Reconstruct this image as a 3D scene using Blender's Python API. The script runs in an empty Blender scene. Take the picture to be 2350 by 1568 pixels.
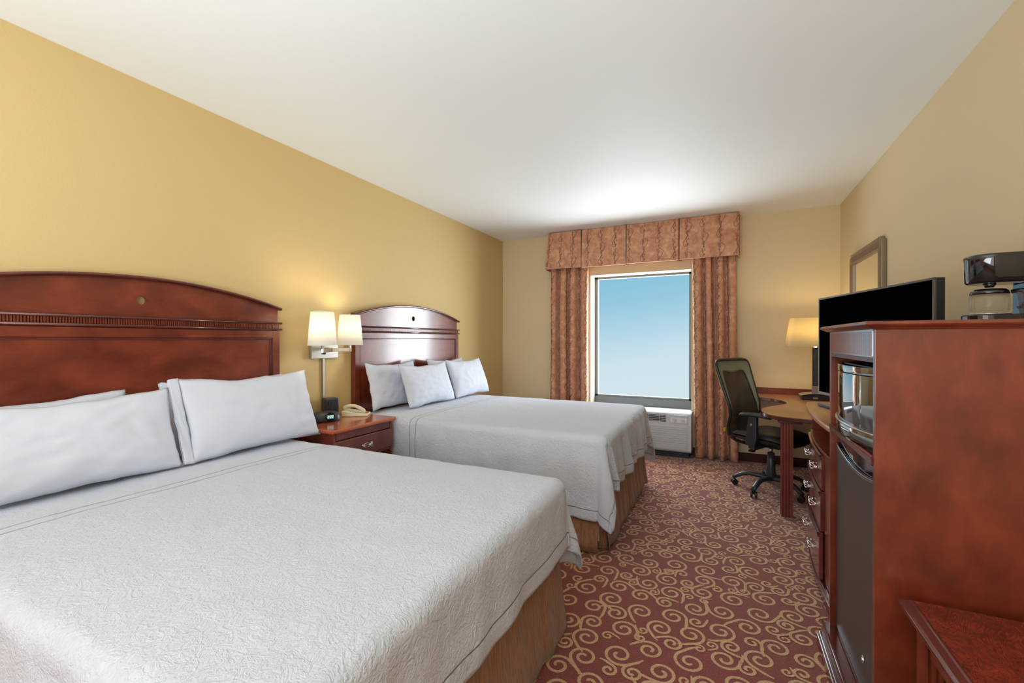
import bpy, bmesh, math, random
from math import sin, cos, pi, sqrt, radians, atan2, hypot, exp
from mathutils import Vector, Matrix, noise

S = bpy.context.scene
C = S.collection

# ------------------------------------------------------------------ camera
W_PX, H_PX, F_PX = 2350, 1568, 1005.7
cam = bpy.data.cameras.new('camera')
cam.sensor_fit = 'HORIZONTAL'; cam.sensor_width = 36.0
cam.lens = 36.0 * F_PX / W_PX
cam.clip_start = 0.05; cam.clip_end = 200
co = bpy.data.objects.new('camera', cam); C.objects.link(co)
EYE = 1.338
co.location = (0, 0, EYE)
co.rotation_euler = (radians(90 - 0.195), 0, radians(25.88))
S.camera = co

# ------------------------------------------------------------------ room size
XL, XR, YB, YF, ZC = -2.80, 1.06, 5.48, -2.2, 2.72
WX0, WX1, WZ0, WZ1, WY = -1.545, -0.345, 0.490, 2.165, 5.69      # window opening and the plane of its sash

# ------------------------------------------------------------------ colour management
S.view_settings.view_transform = 'Standard'
S.view_settings.look = 'None'
S.view_settings.gamma = 1
S.view_settings.use_curve_mapping = False
S.view_settings.exposure = 0.0
S.render.engine = 'CYCLES'
S.cycles.use_denoising = True
S.cycles.max_bounces = 10
S.cycles.diffuse_bounces = 6
S.cycles.glossy_bounces = 5
S.cycles.transmission_bounces = 8
S.cycles.caustics_reflective = False
S.cycles.caustics_refractive = False
S.cycles.sample_clamp_indirect = 6.0


def lin(r, g, b):
    f = lambda c: (c / 255 / 12.92) if c / 255 <= 0.04045 else ((c / 255 + 0.055) / 1.055) ** 2.4
    return (f(r), f(g), f(b), 1)


# ------------------------------------------------------------------ sky: pale blue over a white haze, sunlit side bright
wd = bpy.data.worlds.new('sky'); S.world = wd; wd.use_nodes = True
nt = wd.node_tree; N = nt.nodes; L = nt.links
for n in list(N): N.remove(n)
out = N.new('ShaderNodeOutputWorld'); bg = N.new('ShaderNodeBackground')
tc = N.new('ShaderNodeTexCoord'); sx = N.new('ShaderNodeSeparateXYZ')
L.new(tc.outputs['Generated'], sx.inputs[0])


def wmath(op, a, b=None, c=None):
    m = N.new('ShaderNodeMath'); m.operation = op
    for i, v in enumerate((a, b, c)):
        if v is None: continue
        if isinstance(v, (int, float)): m.inputs[i].default_value = v
        else: L.new(v, m.inputs[i])
    return m.outputs[0]


elev = wmath('ADD', sx.outputs['Z'], wmath('MULTIPLY', sx.outputs['X'], -0.13))
rmp = N.new('ShaderNodeValToRGB')
mr = N.new('ShaderNodeMapRange'); mr.inputs['From Min'].default_value = -0.14; mr.inputs['From Max'].default_value = 0.22
L.new(elev, mr.inputs['Value']); L.new(mr.outputs[0], rmp.inputs[0])
cr = rmp.color_ramp
cr.elements[0].position = 0.0; cr.elements[0].color = lin(214, 230, 236)
cr.elements[1].position = 1.0; cr.elements[1].color = lin(128, 188, 216)
e = cr.elements.new(0.32); e.color = lin(204, 226, 235)
e = cr.elements.new(0.52); e.color = lin(176, 213, 230)
e = cr.elements.new(0.70); e.color = lin(148, 200, 222)
SKY_HIGH, SKY_LOW, SKY_SUN = 11.0, 14.0, 22.0
hi = N.new('ShaderNodeMapRange'); hi.inputs['From Min'].default_value = 0.20; hi.inputs['From Max'].default_value = 0.42
hi.inputs['To Max'].default_value = SKY_HIGH; L.new(sx.outputs['Z'], hi.inputs['Value'])
lo = N.new('ShaderNodeMapRange'); lo.inputs['From Min'].default_value = -0.16; lo.inputs['From Max'].default_value = -0.40
lo.inputs['To Max'].default_value = SKY_LOW; L.new(sx.outputs['Z'], lo.inputs['Value'])
# bright hazy sun side, to the right of what the window shows
dt = N.new('ShaderNodeVectorMath'); dt.operation = 'DOT_PRODUCT'
L.new(tc.outputs['Generated'], dt.inputs[0]); dt.inputs[1].default_value = Vector((0.70, 0.70, 0.12)).normalized()
su = N.new('ShaderNodeMapRange'); su.interpolation_type = 'SMOOTHSTEP'
su.inputs['From Min'].default_value = 0.80; su.inputs['From Max'].default_value = 0.97; su.inputs['To Max'].default_value = SKY_SUN
L.new(dt.outputs['Value'], su.inputs['Value'])
boost = wmath('ADD', wmath('ADD', hi.outputs[0], lo.outputs[0]), su.outputs[0])
mixc = N.new('ShaderNodeVectorMath'); mixc.operation = 'SCALE'; mixc.inputs[0].default_value = (0.86, 0.94, 1.0)
L.new(boost, mixc.inputs['Scale'])
addc = N.new('ShaderNodeVectorMath'); addc.operation = 'ADD'
L.new(rmp.outputs[0], addc.inputs[0]); L.new(mixc.outputs[0], addc.inputs[1])
L.new(addc.outputs[0], bg.inputs[0]); bg.inputs[1].default_value = 1.0
L.new(bg.outputs[0], out.inputs[0])
wd.cycles.sampling_method = 'MANUAL'; wd.cycles.sample_map_resolution = 512


def area(name, loc, target, size, energy, color=(1, 1, 1), size_y=None, portal=False, spread=None):
    l = bpy.data.lights.new(name, 'AREA'); l.energy = energy; l.color = color
    l.shape = 'RECTANGLE'; l.size = size; l.size_y = size_y or size
    if portal: l.cycles.is_portal = True
    if spread: l.spread = radians(spread)
    o = bpy.data.objects.new(name, l); C.objects.link(o); o.location = loc
    o.rotation_euler = (Vector(target) - Vector(loc)).to_track_quat('-Z', 'Y').to_euler()
    return o


area('window_portal', ((WX0 + WX1) / 2, WY + 0.06, (WZ0 + WZ1) / 2), ((WX0 + WX1) / 2, 0, (WZ0 + WZ1) / 2), 1.2, 1, size_y=1.63, portal=True)
# two unseen fill lamps added behind the camera to brighten the room
# one aimed up at the ceiling, one wide and facing the window end
area('bounce_fill', (-0.8, -1.1, 1.25), (-0.8, -0.7, 2.72), 1.8, 102, (0.84, 0.92, 1.0))
area('rear_fill', (-0.9, -2.1, 1.45), (-0.9, 3.0, 2.3), 3.2, 50, (0.84, 0.92, 1.0), size_y=1.9)


# ------------------------------------------------------------------ materials
class NT:
    def __init__(s, name):
        s.m = bpy.data.materials.new(name); s.m.use_nodes = True
        s.t = s.m.node_tree; s.n = s.t.nodes; s.l = s.t.links
        s.b = s.n['Principled BSDF']
    def new(s, k, **kw):
        x = s.n.new(k)
        for a, v in kw.items(): setattr(x, a, v)
        return x
    def put(s, sock, v):
        if v is None: return
        if isinstance(v, bpy.types.NodeSocket): s.l.new(v, sock)
        else: sock.default_value = v
    def math(s, op, a, b=None, c=None, clamp=False):
        m = s.new('ShaderNodeMath', operation=op); m.use_clamp = clamp
        for i, v in enumerate((a, b, c)): s.put(m.inputs[i], v)
        return m.outputs[0]
    def coord(s, kind='Object', scale=(1, 1, 1)):
        t = s.new('ShaderNodeTexCoord'); mp = s.new('ShaderNodeMapping'); mp.inputs['Scale'].default_value = scale
        s.l.new(t.outputs[kind], mp.inputs[0]); return mp.outputs[0]
    def noise(s, vec, scale=5, detail=3, rough=0.5, dist=0.0, fac=True):
        x = s.new('ShaderNodeTexNoise'); s.put(x.inputs['Vector'], vec)
        x.inputs['Scale'].default_value = scale; x.inputs['Detail'].default_value = detail
        x.inputs['Roughness'].default_value = rough; x.inputs['Distortion'].default_value = dist
        return x.outputs[0] if fac else x.outputs[1]
    def ramp(s, fac, stops):
        r = s.new('ShaderNodeValToRGB'); s.put(r.inputs[0], fac); e = r.color_ramp.elements
        while len(e) < len(stops): e.new(0.5)
        for i, (p, c) in enumerate(stops): e[i].position = p; e[i].color = c
        return r.outputs[0]
    def mix(s, f, a, b, blend='MIX'):
        x = s.new('ShaderNodeMixRGB', blend_type=blend); s.put(x.inputs[0], f); s.put(x.inputs[1], a); s.put(x.inputs[2], b)
        return x.outputs[0]
    def bump(s, h, strength=0.3, dist=0.01, prev=None):
        b = s.new('ShaderNodeBump'); s.put(b.inputs['Height'], h); b.inputs['Strength'].default_value = strength
        b.inputs['Distance'].default_value = dist
        if prev is not None: s.put(b.inputs['Normal'], prev)
        return b.outputs[0]
    def set(s, **kw):
        for k, v in kw.items(): s.put(s.b.inputs[k.replace('_', ' ')], v)
        return s.m


def plain(name, col, rough=0.5, metal=0.0, coat=0.0, spec=0.5, bump=None):
    n = NT(name)
    if bump:
        n.set(Normal=n.bump(n.noise(n.coord(), bump[0], 2), bump[1], bump[2]))
    return n.set(Base_Color=col, Roughness=rough, Metallic=metal, Coat_Weight=coat, Specular_IOR_Level=spec)


def paint(name, col, bstr=0.22):
    n = NT(name); v = n.coord()
    big = n.noise(v, 0.9, 2)
    c = n.mix(n.math('MULTIPLY', big, 0.10), col, tuple(x * 0.86 for x in col[:3]) + (1,))
    h = n.noise(v, 95, 3, 0.6)
    n.set(Normal=n.bump(h, bstr, 0.004))
    return n.set(Base_Color=c, Roughness=0.62, Specular_IOR_Level=0.25)


def wood(name, dark, mid, light, rough=0.3, coat=0.35, axis='Z', mott=5.0):
    n = NT(name); v = n.coord()
    st = {'Z': (1.0, 1.0, 0.22), 'Y': (1.0, 0.22, 1.0), 'X': (0.22, 1.0, 1.0)}[axis]
    cloud = n.noise(n.coord(scale=tuple(0.5 + 0.5 * q for q in st)), mott, 3, 0.55, 0.3)
    grain = n.noise(n.coord(scale=st), 60, 4, 0.7, 0.2)
    f = n.math('ADD', n.math('MULTIPLY', cloud, 0.85), n.math('MULTIPLY', grain, 0.15))
    col = n.ramp(f, [(0.30, dark), (0.50, mid), (0.70, light)])
    n.set(Normal=n.bump(grain, 0.03, 0.002))
    return n.set(Base_Color=col, Roughness=rough, Coat_Weight=coat, Coat_Roughness=0.12)


M = {}
M['wall_gold'] = paint('gold_wall_paint', lin(206, 179, 124))
M['wall_beige'] = paint('beige_wall_paint', lin(216, 198, 160))
M['ceiling'] = paint('white_ceiling_paint', lin(238, 242, 240), 0.06)
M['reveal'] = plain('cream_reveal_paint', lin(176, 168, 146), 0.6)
CH_D, CH_M, CH_L = lin(88, 34, 21), lin(114, 48, 30), lin(136, 62, 39)
M['cherry'] = wood('cherry_wood_upright', CH_D, CH_M, CH_L, mott=9)
M['cherry_h'] = wood('cherry_wood_lengthwise', CH_D, CH_M, CH_L, axis='Y', mott=7.5)
M['cherry_red'] = wood('reddish_cherry_front', lin(84, 36, 32), lin(114, 54, 48), lin(130, 68, 58), 0.25, 0.5)
M['cherry_top'] = wood('polished_cherry_top', lin(120, 48, 24), lin(160, 76, 42), lin(182, 98, 58), 0.22, 0.5, 'Y', 3)
M['trim'] = wood('dark_trim_wood', lin(62, 20, 14), lin(86, 32, 24), lin(108, 48, 36), 0.2, 0.6, 'Y')
M['frieze'] = wood('glossy_cherry_frieze', lin(84, 34, 28), lin(110, 52, 42), lin(124, 64, 52), 0.18, 1.0, 'Y')
M['frieze'].node_tree.nodes['Principled BSDF'].inputs['Coat IOR'].default_value = 2.2
M['skirting'] = wood('dark_skirting', lin(44, 14, 10), lin(62, 20, 16), lin(76, 28, 22), 0.35, 0.2, 'X')
M['desk_top'] = wood('tan_laminate', lin(150, 96, 58), lin(172, 116, 72), lin(186, 132, 86), 0.32, 0.2, 'X', 2)
M['dark_inside'] = wood('dark_cabinet_inside', lin(48, 16, 12), lin(64, 24, 18), lin(80, 32, 24), 0.4, 0.1)
M['chrome'] = plain('chrome', (0.80, 0.80, 0.82, 1), 0.10, 1.0)
M['nickel'] = plain('brushed_nickel', (0.60, 0.58, 0.52, 1), 0.30, 1.0)
M['black_plastic'] = plain('black_plastic', (0.012, 0.012, 0.014, 1), 0.35)
M['black_gloss'] = plain('gloss_black_plastic', (0.008, 0.008, 0.009, 1), 0.06, 0, 0.6)
M['grey_plastic'] = plain('charcoal_plastic', (0.030, 0.034, 0.042, 1), 0.38)
M['leather'] = plain('black_leather', (0.014, 0.015, 0.017, 1), 0.33, bump=(120, 0.2, 0.002))
M['ptac'] = plain('pale_grey_plastic', lin(198, 202, 206), 0.45)
M['ptac_dark'] = plain('dark_slot', lin(46, 54, 58), 0.6)
M['win_frame'] = plain('grey_aluminium', lin(112, 114, 114), 0.5, 0.3)
M['white_plastic'] = plain('white_plastic', lin(225, 226, 224), 0.4)
M['phone'] = plain('almond_plastic', lin(214, 206, 172), 0.4)
M['red'] = plain('red_label', lin(200, 40, 36), 0.5)
M['yellow'] = plain('yellow_tag', lin(222, 176, 72), 0.6)
M['silver'] = plain('silver_plastic', (0.55, 0.55, 0.57, 1), 0.25, 0.9)
M['tv_bezel'] = plain('dark_silver_bezel', (0.20, 0.20, 0.22, 1), 0.3, 0.9)
M['screen'] = plain('tv_screen', (0.0008, 0.0008, 0.001, 1), 0.6, 0, 0.0, 0.0)
M['fridge'] = plain('fridge_black_steel', (0.092, 0.078, 0.080, 1), 0.38, 0.35)
M['mirror'] = plain('mirror_glass', (0.82, 0.83, 0.78, 1), 0.01, 1.0)
M['pewter'] = plain('pewter_frame', lin(142, 124, 104), 0.35, 0.55)

n = NT('white_cotton'); v = n.coord()
h = n.math('ADD', n.math('MULTIPLY', n.noise(v, 3.0, 2, 0.4, 0.5), 0.7), n.math('MULTIPLY', n.noise(v, 300, 1), 0.02))
n.set(Normal=n.bump(h, 0.25, 0.03))
M['cotton'] = n.set(Base_Color=lin(207, 211, 222), Roughness=0.85, Specular_IOR_Level=0.15, Sheen_Weight=0.1)


def quilt(name, col, hems, seam):
    """matelasse cloth: raised crinkles in cloth space (UV in metres), hem and seam stitching"""
    n = NT(name)
    t = n.new('ShaderNodeUVMap').outputs[0]
    a = n.noise(t, 24, 3, 0.6, 1.1)
    r1 = n.math('SUBTRACT', 1.0, n.math('MULTIPLY', n.math('ABSOLUTE', n.math('SUBTRACT', a, 0.5)), 9.0), clamp=True)
    b = n.noise(t, 60, 2, 0.55, 0.8)
    r2 = n.math('SUBTRACT', 1.0, n.math('MULTIPLY', n.math('ABSOLUTE', n.math('SUBTRACT', b, 0.5)), 8.0), clamp=True)
    h = n.math('ADD', n.math('MULTIPLY', r1, 0.8), n.math('MULTIPLY', r2, 0.5))
    nm = n.bump(h, 0.48, 0.005)
    sp = n.new('ShaderNodeSeparateXYZ'); n.put(sp.inputs[0], t)
    g = None
    for ax, pos in hems:
        d = n.math('ABSOLUTE', n.math('SUBTRACT', sp.outputs[ax] if ax == 0 else n.math('ABSOLUTE', sp.outputs[1]), pos))
        k = n.math('SUBTRACT', 1.0, n.math('DIVIDE', d, 0.005), clamp=True)
        g = k if g is None else n.math('MAXIMUM', g, k)
    nm = n.bump(n.math('MULTIPLY', g, -1.0), 0.9, 0.008, nm)
    c = n.mix(n.math('MULTIPLY', g, 0.2), col, lin(150, 152, 160))
    n.set(Normal=nm)
    return n.set(Base_Color=c, Roughness=0.8, Specular_IOR_Level=0.2, Sheen_Weight=0.15)


n = NT('brown_skirt_cloth'); v = n.coord(scale=(1, 1, 0.03))
f = n.noise(v, 160, 2, 0.6)
c = n.ramp(f, [(0.3, lin(128, 90, 66)), (0.7, lin(168, 124, 94))])
M['skirt'] = n.set(Base_Color=c, Roughness=0.8, Specular_IOR_Level=0.15, Sheen_Weight=0.2, Normal=n.bump(f, 0.2, 0.002))

n = NT('rust_drapery'); v = n.coord()
f = n.noise(v, 16, 4, 0.6, 0.2)
c = n.ramp(f, [(0.30, lin(178, 122, 94)), (0.52, lin(200, 146, 114)), (0.70, lin(216, 168, 136))])
M['drape'] = n.set(Base_Color=c, Roughness=0.75, Specular_IOR_Level=0.2, Sheen_Weight=0.25)
M['vine'] = plain('vine_embroidery', lin(92, 48, 34), 0.8)
M['lining'] = plain('cream_lining', lin(232, 222, 204), 0.8)

n = NT('maroon_carpet'); v = n.coord()
f = n.noise(v, 190, 2, 0.7)
c = n.ramp(f, [(0.30, lin(92, 34, 30)), (0.70, lin(152, 74, 64))])
M['carpet'] = n.set(Base_Color=c, Roughness=0.95, Specular_IOR_Level=0.1, Sheen_Weight=0.3, Normal=n.bump(f, 0.6, 0.004))
n = NT('gold_carpet_pile'); v = n.coord()
f = n.noise(v, 190, 2, 0.7)
c = n.ramp(f, [(0.30, lin(164, 122, 84)), (0.70, lin(218, 178, 136))])
M['scroll'] = n.set(Base_Color=c, Roughness=0.95, Specular_IOR_Level=0.1, Sheen_Weight=0.3, Normal=n.bump(f, 0.6, 0.004))

n = NT('burl_tabletop'); v = n.coord(scale=(1, 1, 1))
w = n.noise(v, 3.2, 3, 0.55, 1.6)
rg = n.math('FRACT', n.math('MULTIPLY', w, 34.0))
rg = n.math('ABSOLUTE', n.math('SUBTRACT', rg, 0.5))
f = n.math('ADD', n.math('MULTIPLY', rg, 0.45), n.math('MULTIPLY', n.noise(v, 26, 4, 0.6, 0.8), 0.75))
c = n.ramp(f, [(0.28, lin(78, 24, 14)), (0.50, lin(112, 38, 24)), (0.72, lin(134, 50, 32))])
M['burl'] = n.set(Base_Color=c, Roughness=0.25, Coat_Weight=0.4, Coat_Roughness=0.1)


def shade_mat(name, col, emit, strength):
    n = NT(name)
    n.set(Base_Color=col, Roughness=0.8, Specular_IOR_Level=0.1)
    d = n.new('ShaderNodeBsdfTranslucent'); d.inputs[0].default_value = col
    e = n.new('ShaderNodeEmission'); e.inputs[0].default_value = emit; e.inputs[1].default_value = strength
    mx = n.new('ShaderNodeMixShader'); mx.inputs[0].default_value = 0.5
    n.l.new(n.b.outputs[0], mx.inputs[1]); n.l.new(d.outputs[0], mx.inputs[2])
    ad = n.new('ShaderNodeAddShader'); n.l.new(mx.outputs[0], ad.inputs[0]); n.l.new(e.outputs[0], ad.inputs[1])
    n.l.new(ad.outputs[0], n.n['Material Output'].inputs[0])
    return n.m


M['shade_white'] = shade_mat('white_linen_shade', lin(240, 236, 224), (1, 0.96, 0.88, 1), 0.14)
M['shade_cream'] = shade_mat('cream_linen_shade', lin(226, 208, 158), (1, 0.86, 0.55, 1), 0.10)

n = NT('clear_glass')
g = n.new('ShaderNodeBsdfGlass'); g.inputs['IOR'].default_value = 1.2; g.inputs['Roughness'].default_value = 0.0
tr = n.new('ShaderNodeBsdfTransparent'); mx = n.new('ShaderNodeMixShader'); mx.inputs[0].default_value = 0.25
n.l.new(tr.outputs[0], mx.inputs[1]); n.l.new(g.outputs[0], mx.inputs[2]); n.l.new(mx.outputs[0], n.n['Material Output'].inputs[0])
M['glass'] = n.m
n = NT('window_glass')
g = n.new('ShaderNodeBsdfGlossy'); g.inputs['Roughness'].default_value = 0.0
tr = n.new('ShaderNodeBsdfTransparent'); mx = n.new('ShaderNodeMixShader'); mx.inputs[0].default_value = 0.001
n.l.new(tr.outputs[0], mx.inputs[1]); n.l.new(g.outputs[0], mx.inputs[2]); n.l.new(mx.outputs[0], n.n['Material Output'].inputs[0])
M['pane'] = n.m
n = NT('oven_door_glass')
M['oven_glass'] = n.set(Base_Color=(0.02, 0.025, 0.024, 1), Roughness=0.02, Metallic=0.0, Coat_Weight=1.0, Specular_IOR_Level=1.0, IOR=2.2)
n = NT('mesh_fabric')
tr = n.new('ShaderNodeBsdfTransparent'); mx = n.new('ShaderNodeMixShader')
n.set(Base_Color=(0.012, 0.013, 0.012, 1), Roughness=0.6)
mx.inputs[0].default_value = 0.94
n.l.new(tr.outputs[0], mx.inputs[1]); n.l.new(n.b.outputs[0], mx.inputs[2]); n.l.new(mx.outputs[0], n.n['Material Output'].inputs[0])
M['mesh'] = n.m
M['head_fabric'] = plain('grey_green_fabric', lin(120, 126, 108), 0.55, bump=(220, 0.3, 0.002))
n = NT('clock_display'); n.set(Base_Color=(0.02, 0.03, 0.03, 1), Emission_Color=(0.25, 0.5, 0.5, 1), Emission_Strength=0.35, Roughness=0.2); M['lcd'] = n.m
n = NT('clock_digits'); n.set(Base_Color=(0.8, 0.95, 0.9, 1), Emission_Color=(0.75, 1.0, 0.95, 1), Emission_Strength=1.0); M['digits'] = n.m
n = NT('lit_bulb'); n.set(Base_Color=(1, 1, 1, 1), Emission_Color=(1, 0.88, 0.66, 1), Emission_Strength=9.0); M['bulb'] = n.m


# ------------------------------------------------------------------ mesh helpers
def mesh_from(bm, name):
    me = bpy.data.meshes.new(name); bm.normal_update(); bm.to_mesh(me); bm.free(); return me


def obj(name, bm, mats, parent=None, smooth=False, bevel=0.0, world=True, seg=2, sub=0, recalc=True):
    """ONE mesh object; 'world' means its vertices were written in world coordinates"""
    if recalc: bmesh.ops.recalc_face_normals(bm, faces=bm.faces[:])
    me = mesh_from(bm, name)
    o = bpy.data.objects.new(name, me); C.objects.link(o)
    for m in (mats if isinstance(mats, (list, tuple)) else [mats]): me.materials.append(M[m] if isinstance(m, str) else m)
    if smooth:
        for p in me.polygons: p.use_smooth = True
    if parent is not None:
        o.parent = parent
        if world:
            r = parent
            off = Vector((0, 0, 0))
            while r is not None:
                off += Vector(r.location); r = r.parent
            o.location = -off
    if bevel > 0:
        b = o.modifiers.new('bevel', 'BEVEL'); b.width = bevel; b.segments = seg; b.limit_method = 'ANGLE'; b.angle_limit = radians(40)
        b.harden_normals = False
    if sub:
        s_ = o.modifiers.new('subd', 'SUBSURF'); s_.levels = sub; s_.render_levels = sub
    return o


def tag(o, label=None, cat=None, group=None, kind=None):
    if label: o['label'] = label
    if cat: o['category'] = cat
    if group: o['group'] = group
    if kind: o['kind'] = kind
    return o


def thing(name, label, cat, loc=(0, 0, 0), rz=0.0, group=None):
    o = bpy.data.objects.new(name, None); C.objects.link(o)
    o.empty_display_size = 0.1
    o.location = loc; o.rotation_euler = (0, 0, rz)
    return tag(o, label, cat, group)


def struct(name, bm, mats, **kw):
    o = obj(name, bm, mats, **kw); o['kind'] = 'structure'; return o


def copy_tree(o, parent=None):
    c = o.copy(); C.objects.link(c)
    if parent is not None: c.parent = parent
    for ch in list(o.children): copy_tree(ch, c)
    return c


def B(): return bmesh.new()


def box(bm, x0, x1, y0, y1, z0, z1, mi=0):
    v = [bm.verts.new((x, y, z)) for z in (z0, z1) for y in (y0, y1) for x in (x0, x1)]
    for f in ((0, 2, 3, 1), (4, 5, 7, 6), (0, 1, 5, 4), (2, 6, 7, 3), (0, 4, 6, 2), (1, 3, 7, 5)):
        fc = bm.faces.new([v[i] for i in f]); fc.material_index = mi
    return v


def prism(bm, pts, axis, a, b, mi=0):
    """extrude a 2D outline. axis 'z': pts=(x,y); 'x': pts=(y,z); 'y': pts=(x,z)"""
    def P(p, t): return {'z': (p[0], p[1], t), 'x': (t, p[0], p[1]), 'y': (p[0], t, p[1])}[axis]
    lo = [bm.verts.new(P(p, a)) for p in pts]; hi = [bm.verts.new(P(p, b)) for p in pts]
    n = len(pts)
    for f in [bm.faces.new(lo[::-1]), bm.faces.new(hi)]: f.material_index = mi
    for i in range(n):
        f = bm.faces.new((lo[i], lo[(i + 1) % n], hi[(i + 1) % n], hi[i])); f.material_index = mi
    return lo + hi


def tube(bm, path, rad, seg=10, closed=False, mi=0, flat=1.0):
    path = [Vector(p) for p in path]; n = len(path)
    rads = rad if isinstance(rad, (list, tuple)) else [rad] * n
    rings = []; up = None
    for i, p in enumerate(path):
        if closed: d = path[(i + 1) % n] - path[i - 1]
        else: d = path[min(i + 1, n - 1)] - path[max(i - 1, 0)]
        d.normalize()
        if up is None:
            up = Vector((0, 0, 1)) if abs(d.z) < 0.9 else Vector((1, 0, 0))
        a = d.cross(up)
        if a.length < 1e-5: a = d.cross(Vector((0, 1, 0)))
        a.normalize(); b = a.cross(d).normalized(); up = b
        rings.append([bm.verts.new(p + a * cos(2 * pi * k / seg) * rads[i] + b * sin(2 * pi * k / seg) * rads[i] * flat) for k in range(seg)])
    m = n if closed else n - 1
    for i in range(m):
        A, D = rings[i], rings[(i + 1) % n]
        for k in range(seg):
            f = bm.faces.new((A[k], A[(k + 1) % seg], D[(k + 1) % seg], D[k])); f.material_index = mi; f.smooth = True
    if not closed:
        bm.faces.new(rings[0][::-1]).material_index = mi; bm.faces.new(rings[-1]).material_index = mi


def lathe(bm, prof, cx, cy, seg=32, mi=0, cap=True, sx=1.0, sy=1.0):
    rings = [[bm.verts.new((cx + r * cos(2 * pi * k / seg) * sx, cy + r * sin(2 * pi * k / seg) * sy, z)) for k in range(seg)] for r, z in prof]
    for A, D in zip(rings, rings[1:]):
        for k in range(seg):
            f = bm.faces.new((A[k], A[(k + 1) % seg], D[(k + 1) % seg], D[k])); f.smooth = True; f.material_index = mi
    if cap:
        bm.faces.new(rings[0][::-1]).material_index = mi; bm.faces.new(rings[-1]).material_index = mi


def cyl(bm, p, q, r, seg=20, mi=0): tube(bm, [p, q], r, seg, mi=mi)


def grid(bm, fn, nu, nv, mi=0, smooth=True, uv=None, flip=False, wrap=False):
    vs = [[bm.verts.new(fn(i / nu, j / nv)) for j in range(nv + 1)] for i in range(nu if wrap else nu + 1)]
    lay = bm.loops.layers.uv.verify() if uv else None
    for i in range(nu):
        for j in range(nv):
            i2 = (i + 1) % nu if wrap else i + 1
            q = [vs[i][j], vs[i2][j], vs[i2][j + 1], vs[i][j + 1]]
            f = bm.faces.new(q); f.material_index = mi; f.smooth = smooth
            if uv:
                for lp, (a, b) in zip(f.loops, ((i, j), (i + 1, j), (i + 1, j + 1), (i, j + 1))): lp[lay].uv = uv(a / nu, b / nv)
    return vs


def shift(bm, d):
    bmesh.ops.translate(bm, verts=bm.verts[:], vec=d)


# ------------------------------------------------------------------ shell
bm = B()
# carpet: a slab with the gold scroll pile laid as a thin raised pattern in the same mesh
FX0, FX1, FY0, FY1 = XL, XR, YF, YB
box(bm, FX0 - 0.1, FX1 + 0.1, FY0 - 0.1, FY1 + 0.1, -0.08, 0.0)
rnd = random.Random(7)
circ = []
cell = {}
def near_free(x, y, r):
    gx, gy = int(x // 0.16), int(y // 0.16)
    for i in range(gx - 1, gx + 2):
        for j in range(gy - 1, gy + 2):
            for k in cell.get((i, j), ()):
                cx, cy, cr = circ[k]
                if hypot(cx - x, cy - y) < (cr + r) * 0.99: return False
    return True
PX0, PX1, PY0, PY1 = -1.35, 1.06, 0.9, 5.46
for rr, tries in ((0.060, 1800), (0.052, 5200), (0.043, 9000), (0.034, 14000), (0.026, 16000)):
    for _ in range(tries):
        x, y = rnd.uniform(PX0, PX1), rnd.uniform(PY0, PY1)
        r = rr * rnd.uniform(0.92, 1.06)
        if near_free(x, y, r):
            circ.append((x, y, r)); cell.setdefault((int(x // 0.16), int(y // 0.16)), []).append(len(circ) - 1)


def ribbon(bm, pts, w, z=0.0012, mi=1):
    n = len(pts); L_, R_ = [], []
    for i in range(n):
        ax, ay = pts[max(i - 1, 0)]; bx, by = pts[min(i + 1, n - 1)]
        dx, dy = bx - ax, by - ay; l = hypot(dx, dy) or 1
        ww = w * (1.0 if 1 < i < n - 2 else 0.65)
        L_.append(bm.verts.new((pts[i][0] - dy / l * ww, pts[i][1] + dx / l * ww, z)))
        R_.append(bm.verts.new((pts[i][0] + dy / l * ww, pts[i][1] - dx / l * ww, z)))
    for i in range(n - 1):
        q = (R_[i], R_[i + 1], L_[i + 1], L_[i])
        if (q[2].co - q[0].co).cross(q[3].co - q[1].co).z < 0: q = q[::-1]
        f = bm.faces.new(q); f.material_index = mi


hand = [0] * len(circ)
for k, (x, y, r) in enumerate(circ):
    # nearest neighbour, this scroll's tail runs onto its ring
    gx, gy = int(x // 0.16), int(y // 0.16); best = None
    for i in range(gx - 1, gx + 2):
        for j in range(gy - 1, gy + 2):
            for q in cell.get((i, j), ()):
                if q == k: continue
                cx, cy, c_r = circ[q]; d = hypot(cx - x, cy - y) - c_r - r
                d += rnd.uniform(0, 0.012)
                if best is None or d < best[0]: best = (d, q, atan2(cy - y, cx - x))
    if best is None: best = (0, k, rnd.uniform(0, 6.28))
    if hand[k] == 0: hand[k] = rnd.choice((-1, 1))
    if best[1] != k and hand[best[1]] == 0: hand[best[1]] = -hand[k]
    h_ = hand[k]; a0 = best[2]
    turns = 1.50 if r > 0.04 else 1.25
    w = 0.0066 if r > 0.04 else (0.0062 if r > 0.03 else 0.0050)
    pts = []
    m = int(30 * turns)
    for i in range(m + 1):
        u = i / m
        rr = 0.14 * r + (r * 1.0 - 0.14 * r) * u ** 0.85
        a = a0 - h_ * 2 * pi * turns * (1 - u)
        pts.append((x + rr * cos(a), y + rr * sin(a)))
    # tail: open out past the contact point
    d0 = max(best[0], 0) + r * 0.50
    for i in range(1, 9):
        u = i / 8
        rr = r + d0 * u * u; a = a0 + h_ * 0.95 * u
        pts.append((x + rr * cos(a), y + rr * sin(a)))
    if not all(PX0 - 0.1 < p[0] < XR - 0.01 and p[1] < YB - 0.02 for p in pts): continue
    ribbon(bm, pts, w, 0.0008 + 0.0012 * k / len(circ))
struct('floor', bm, ['carpet', 'scroll'], recalc=False)

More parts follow.
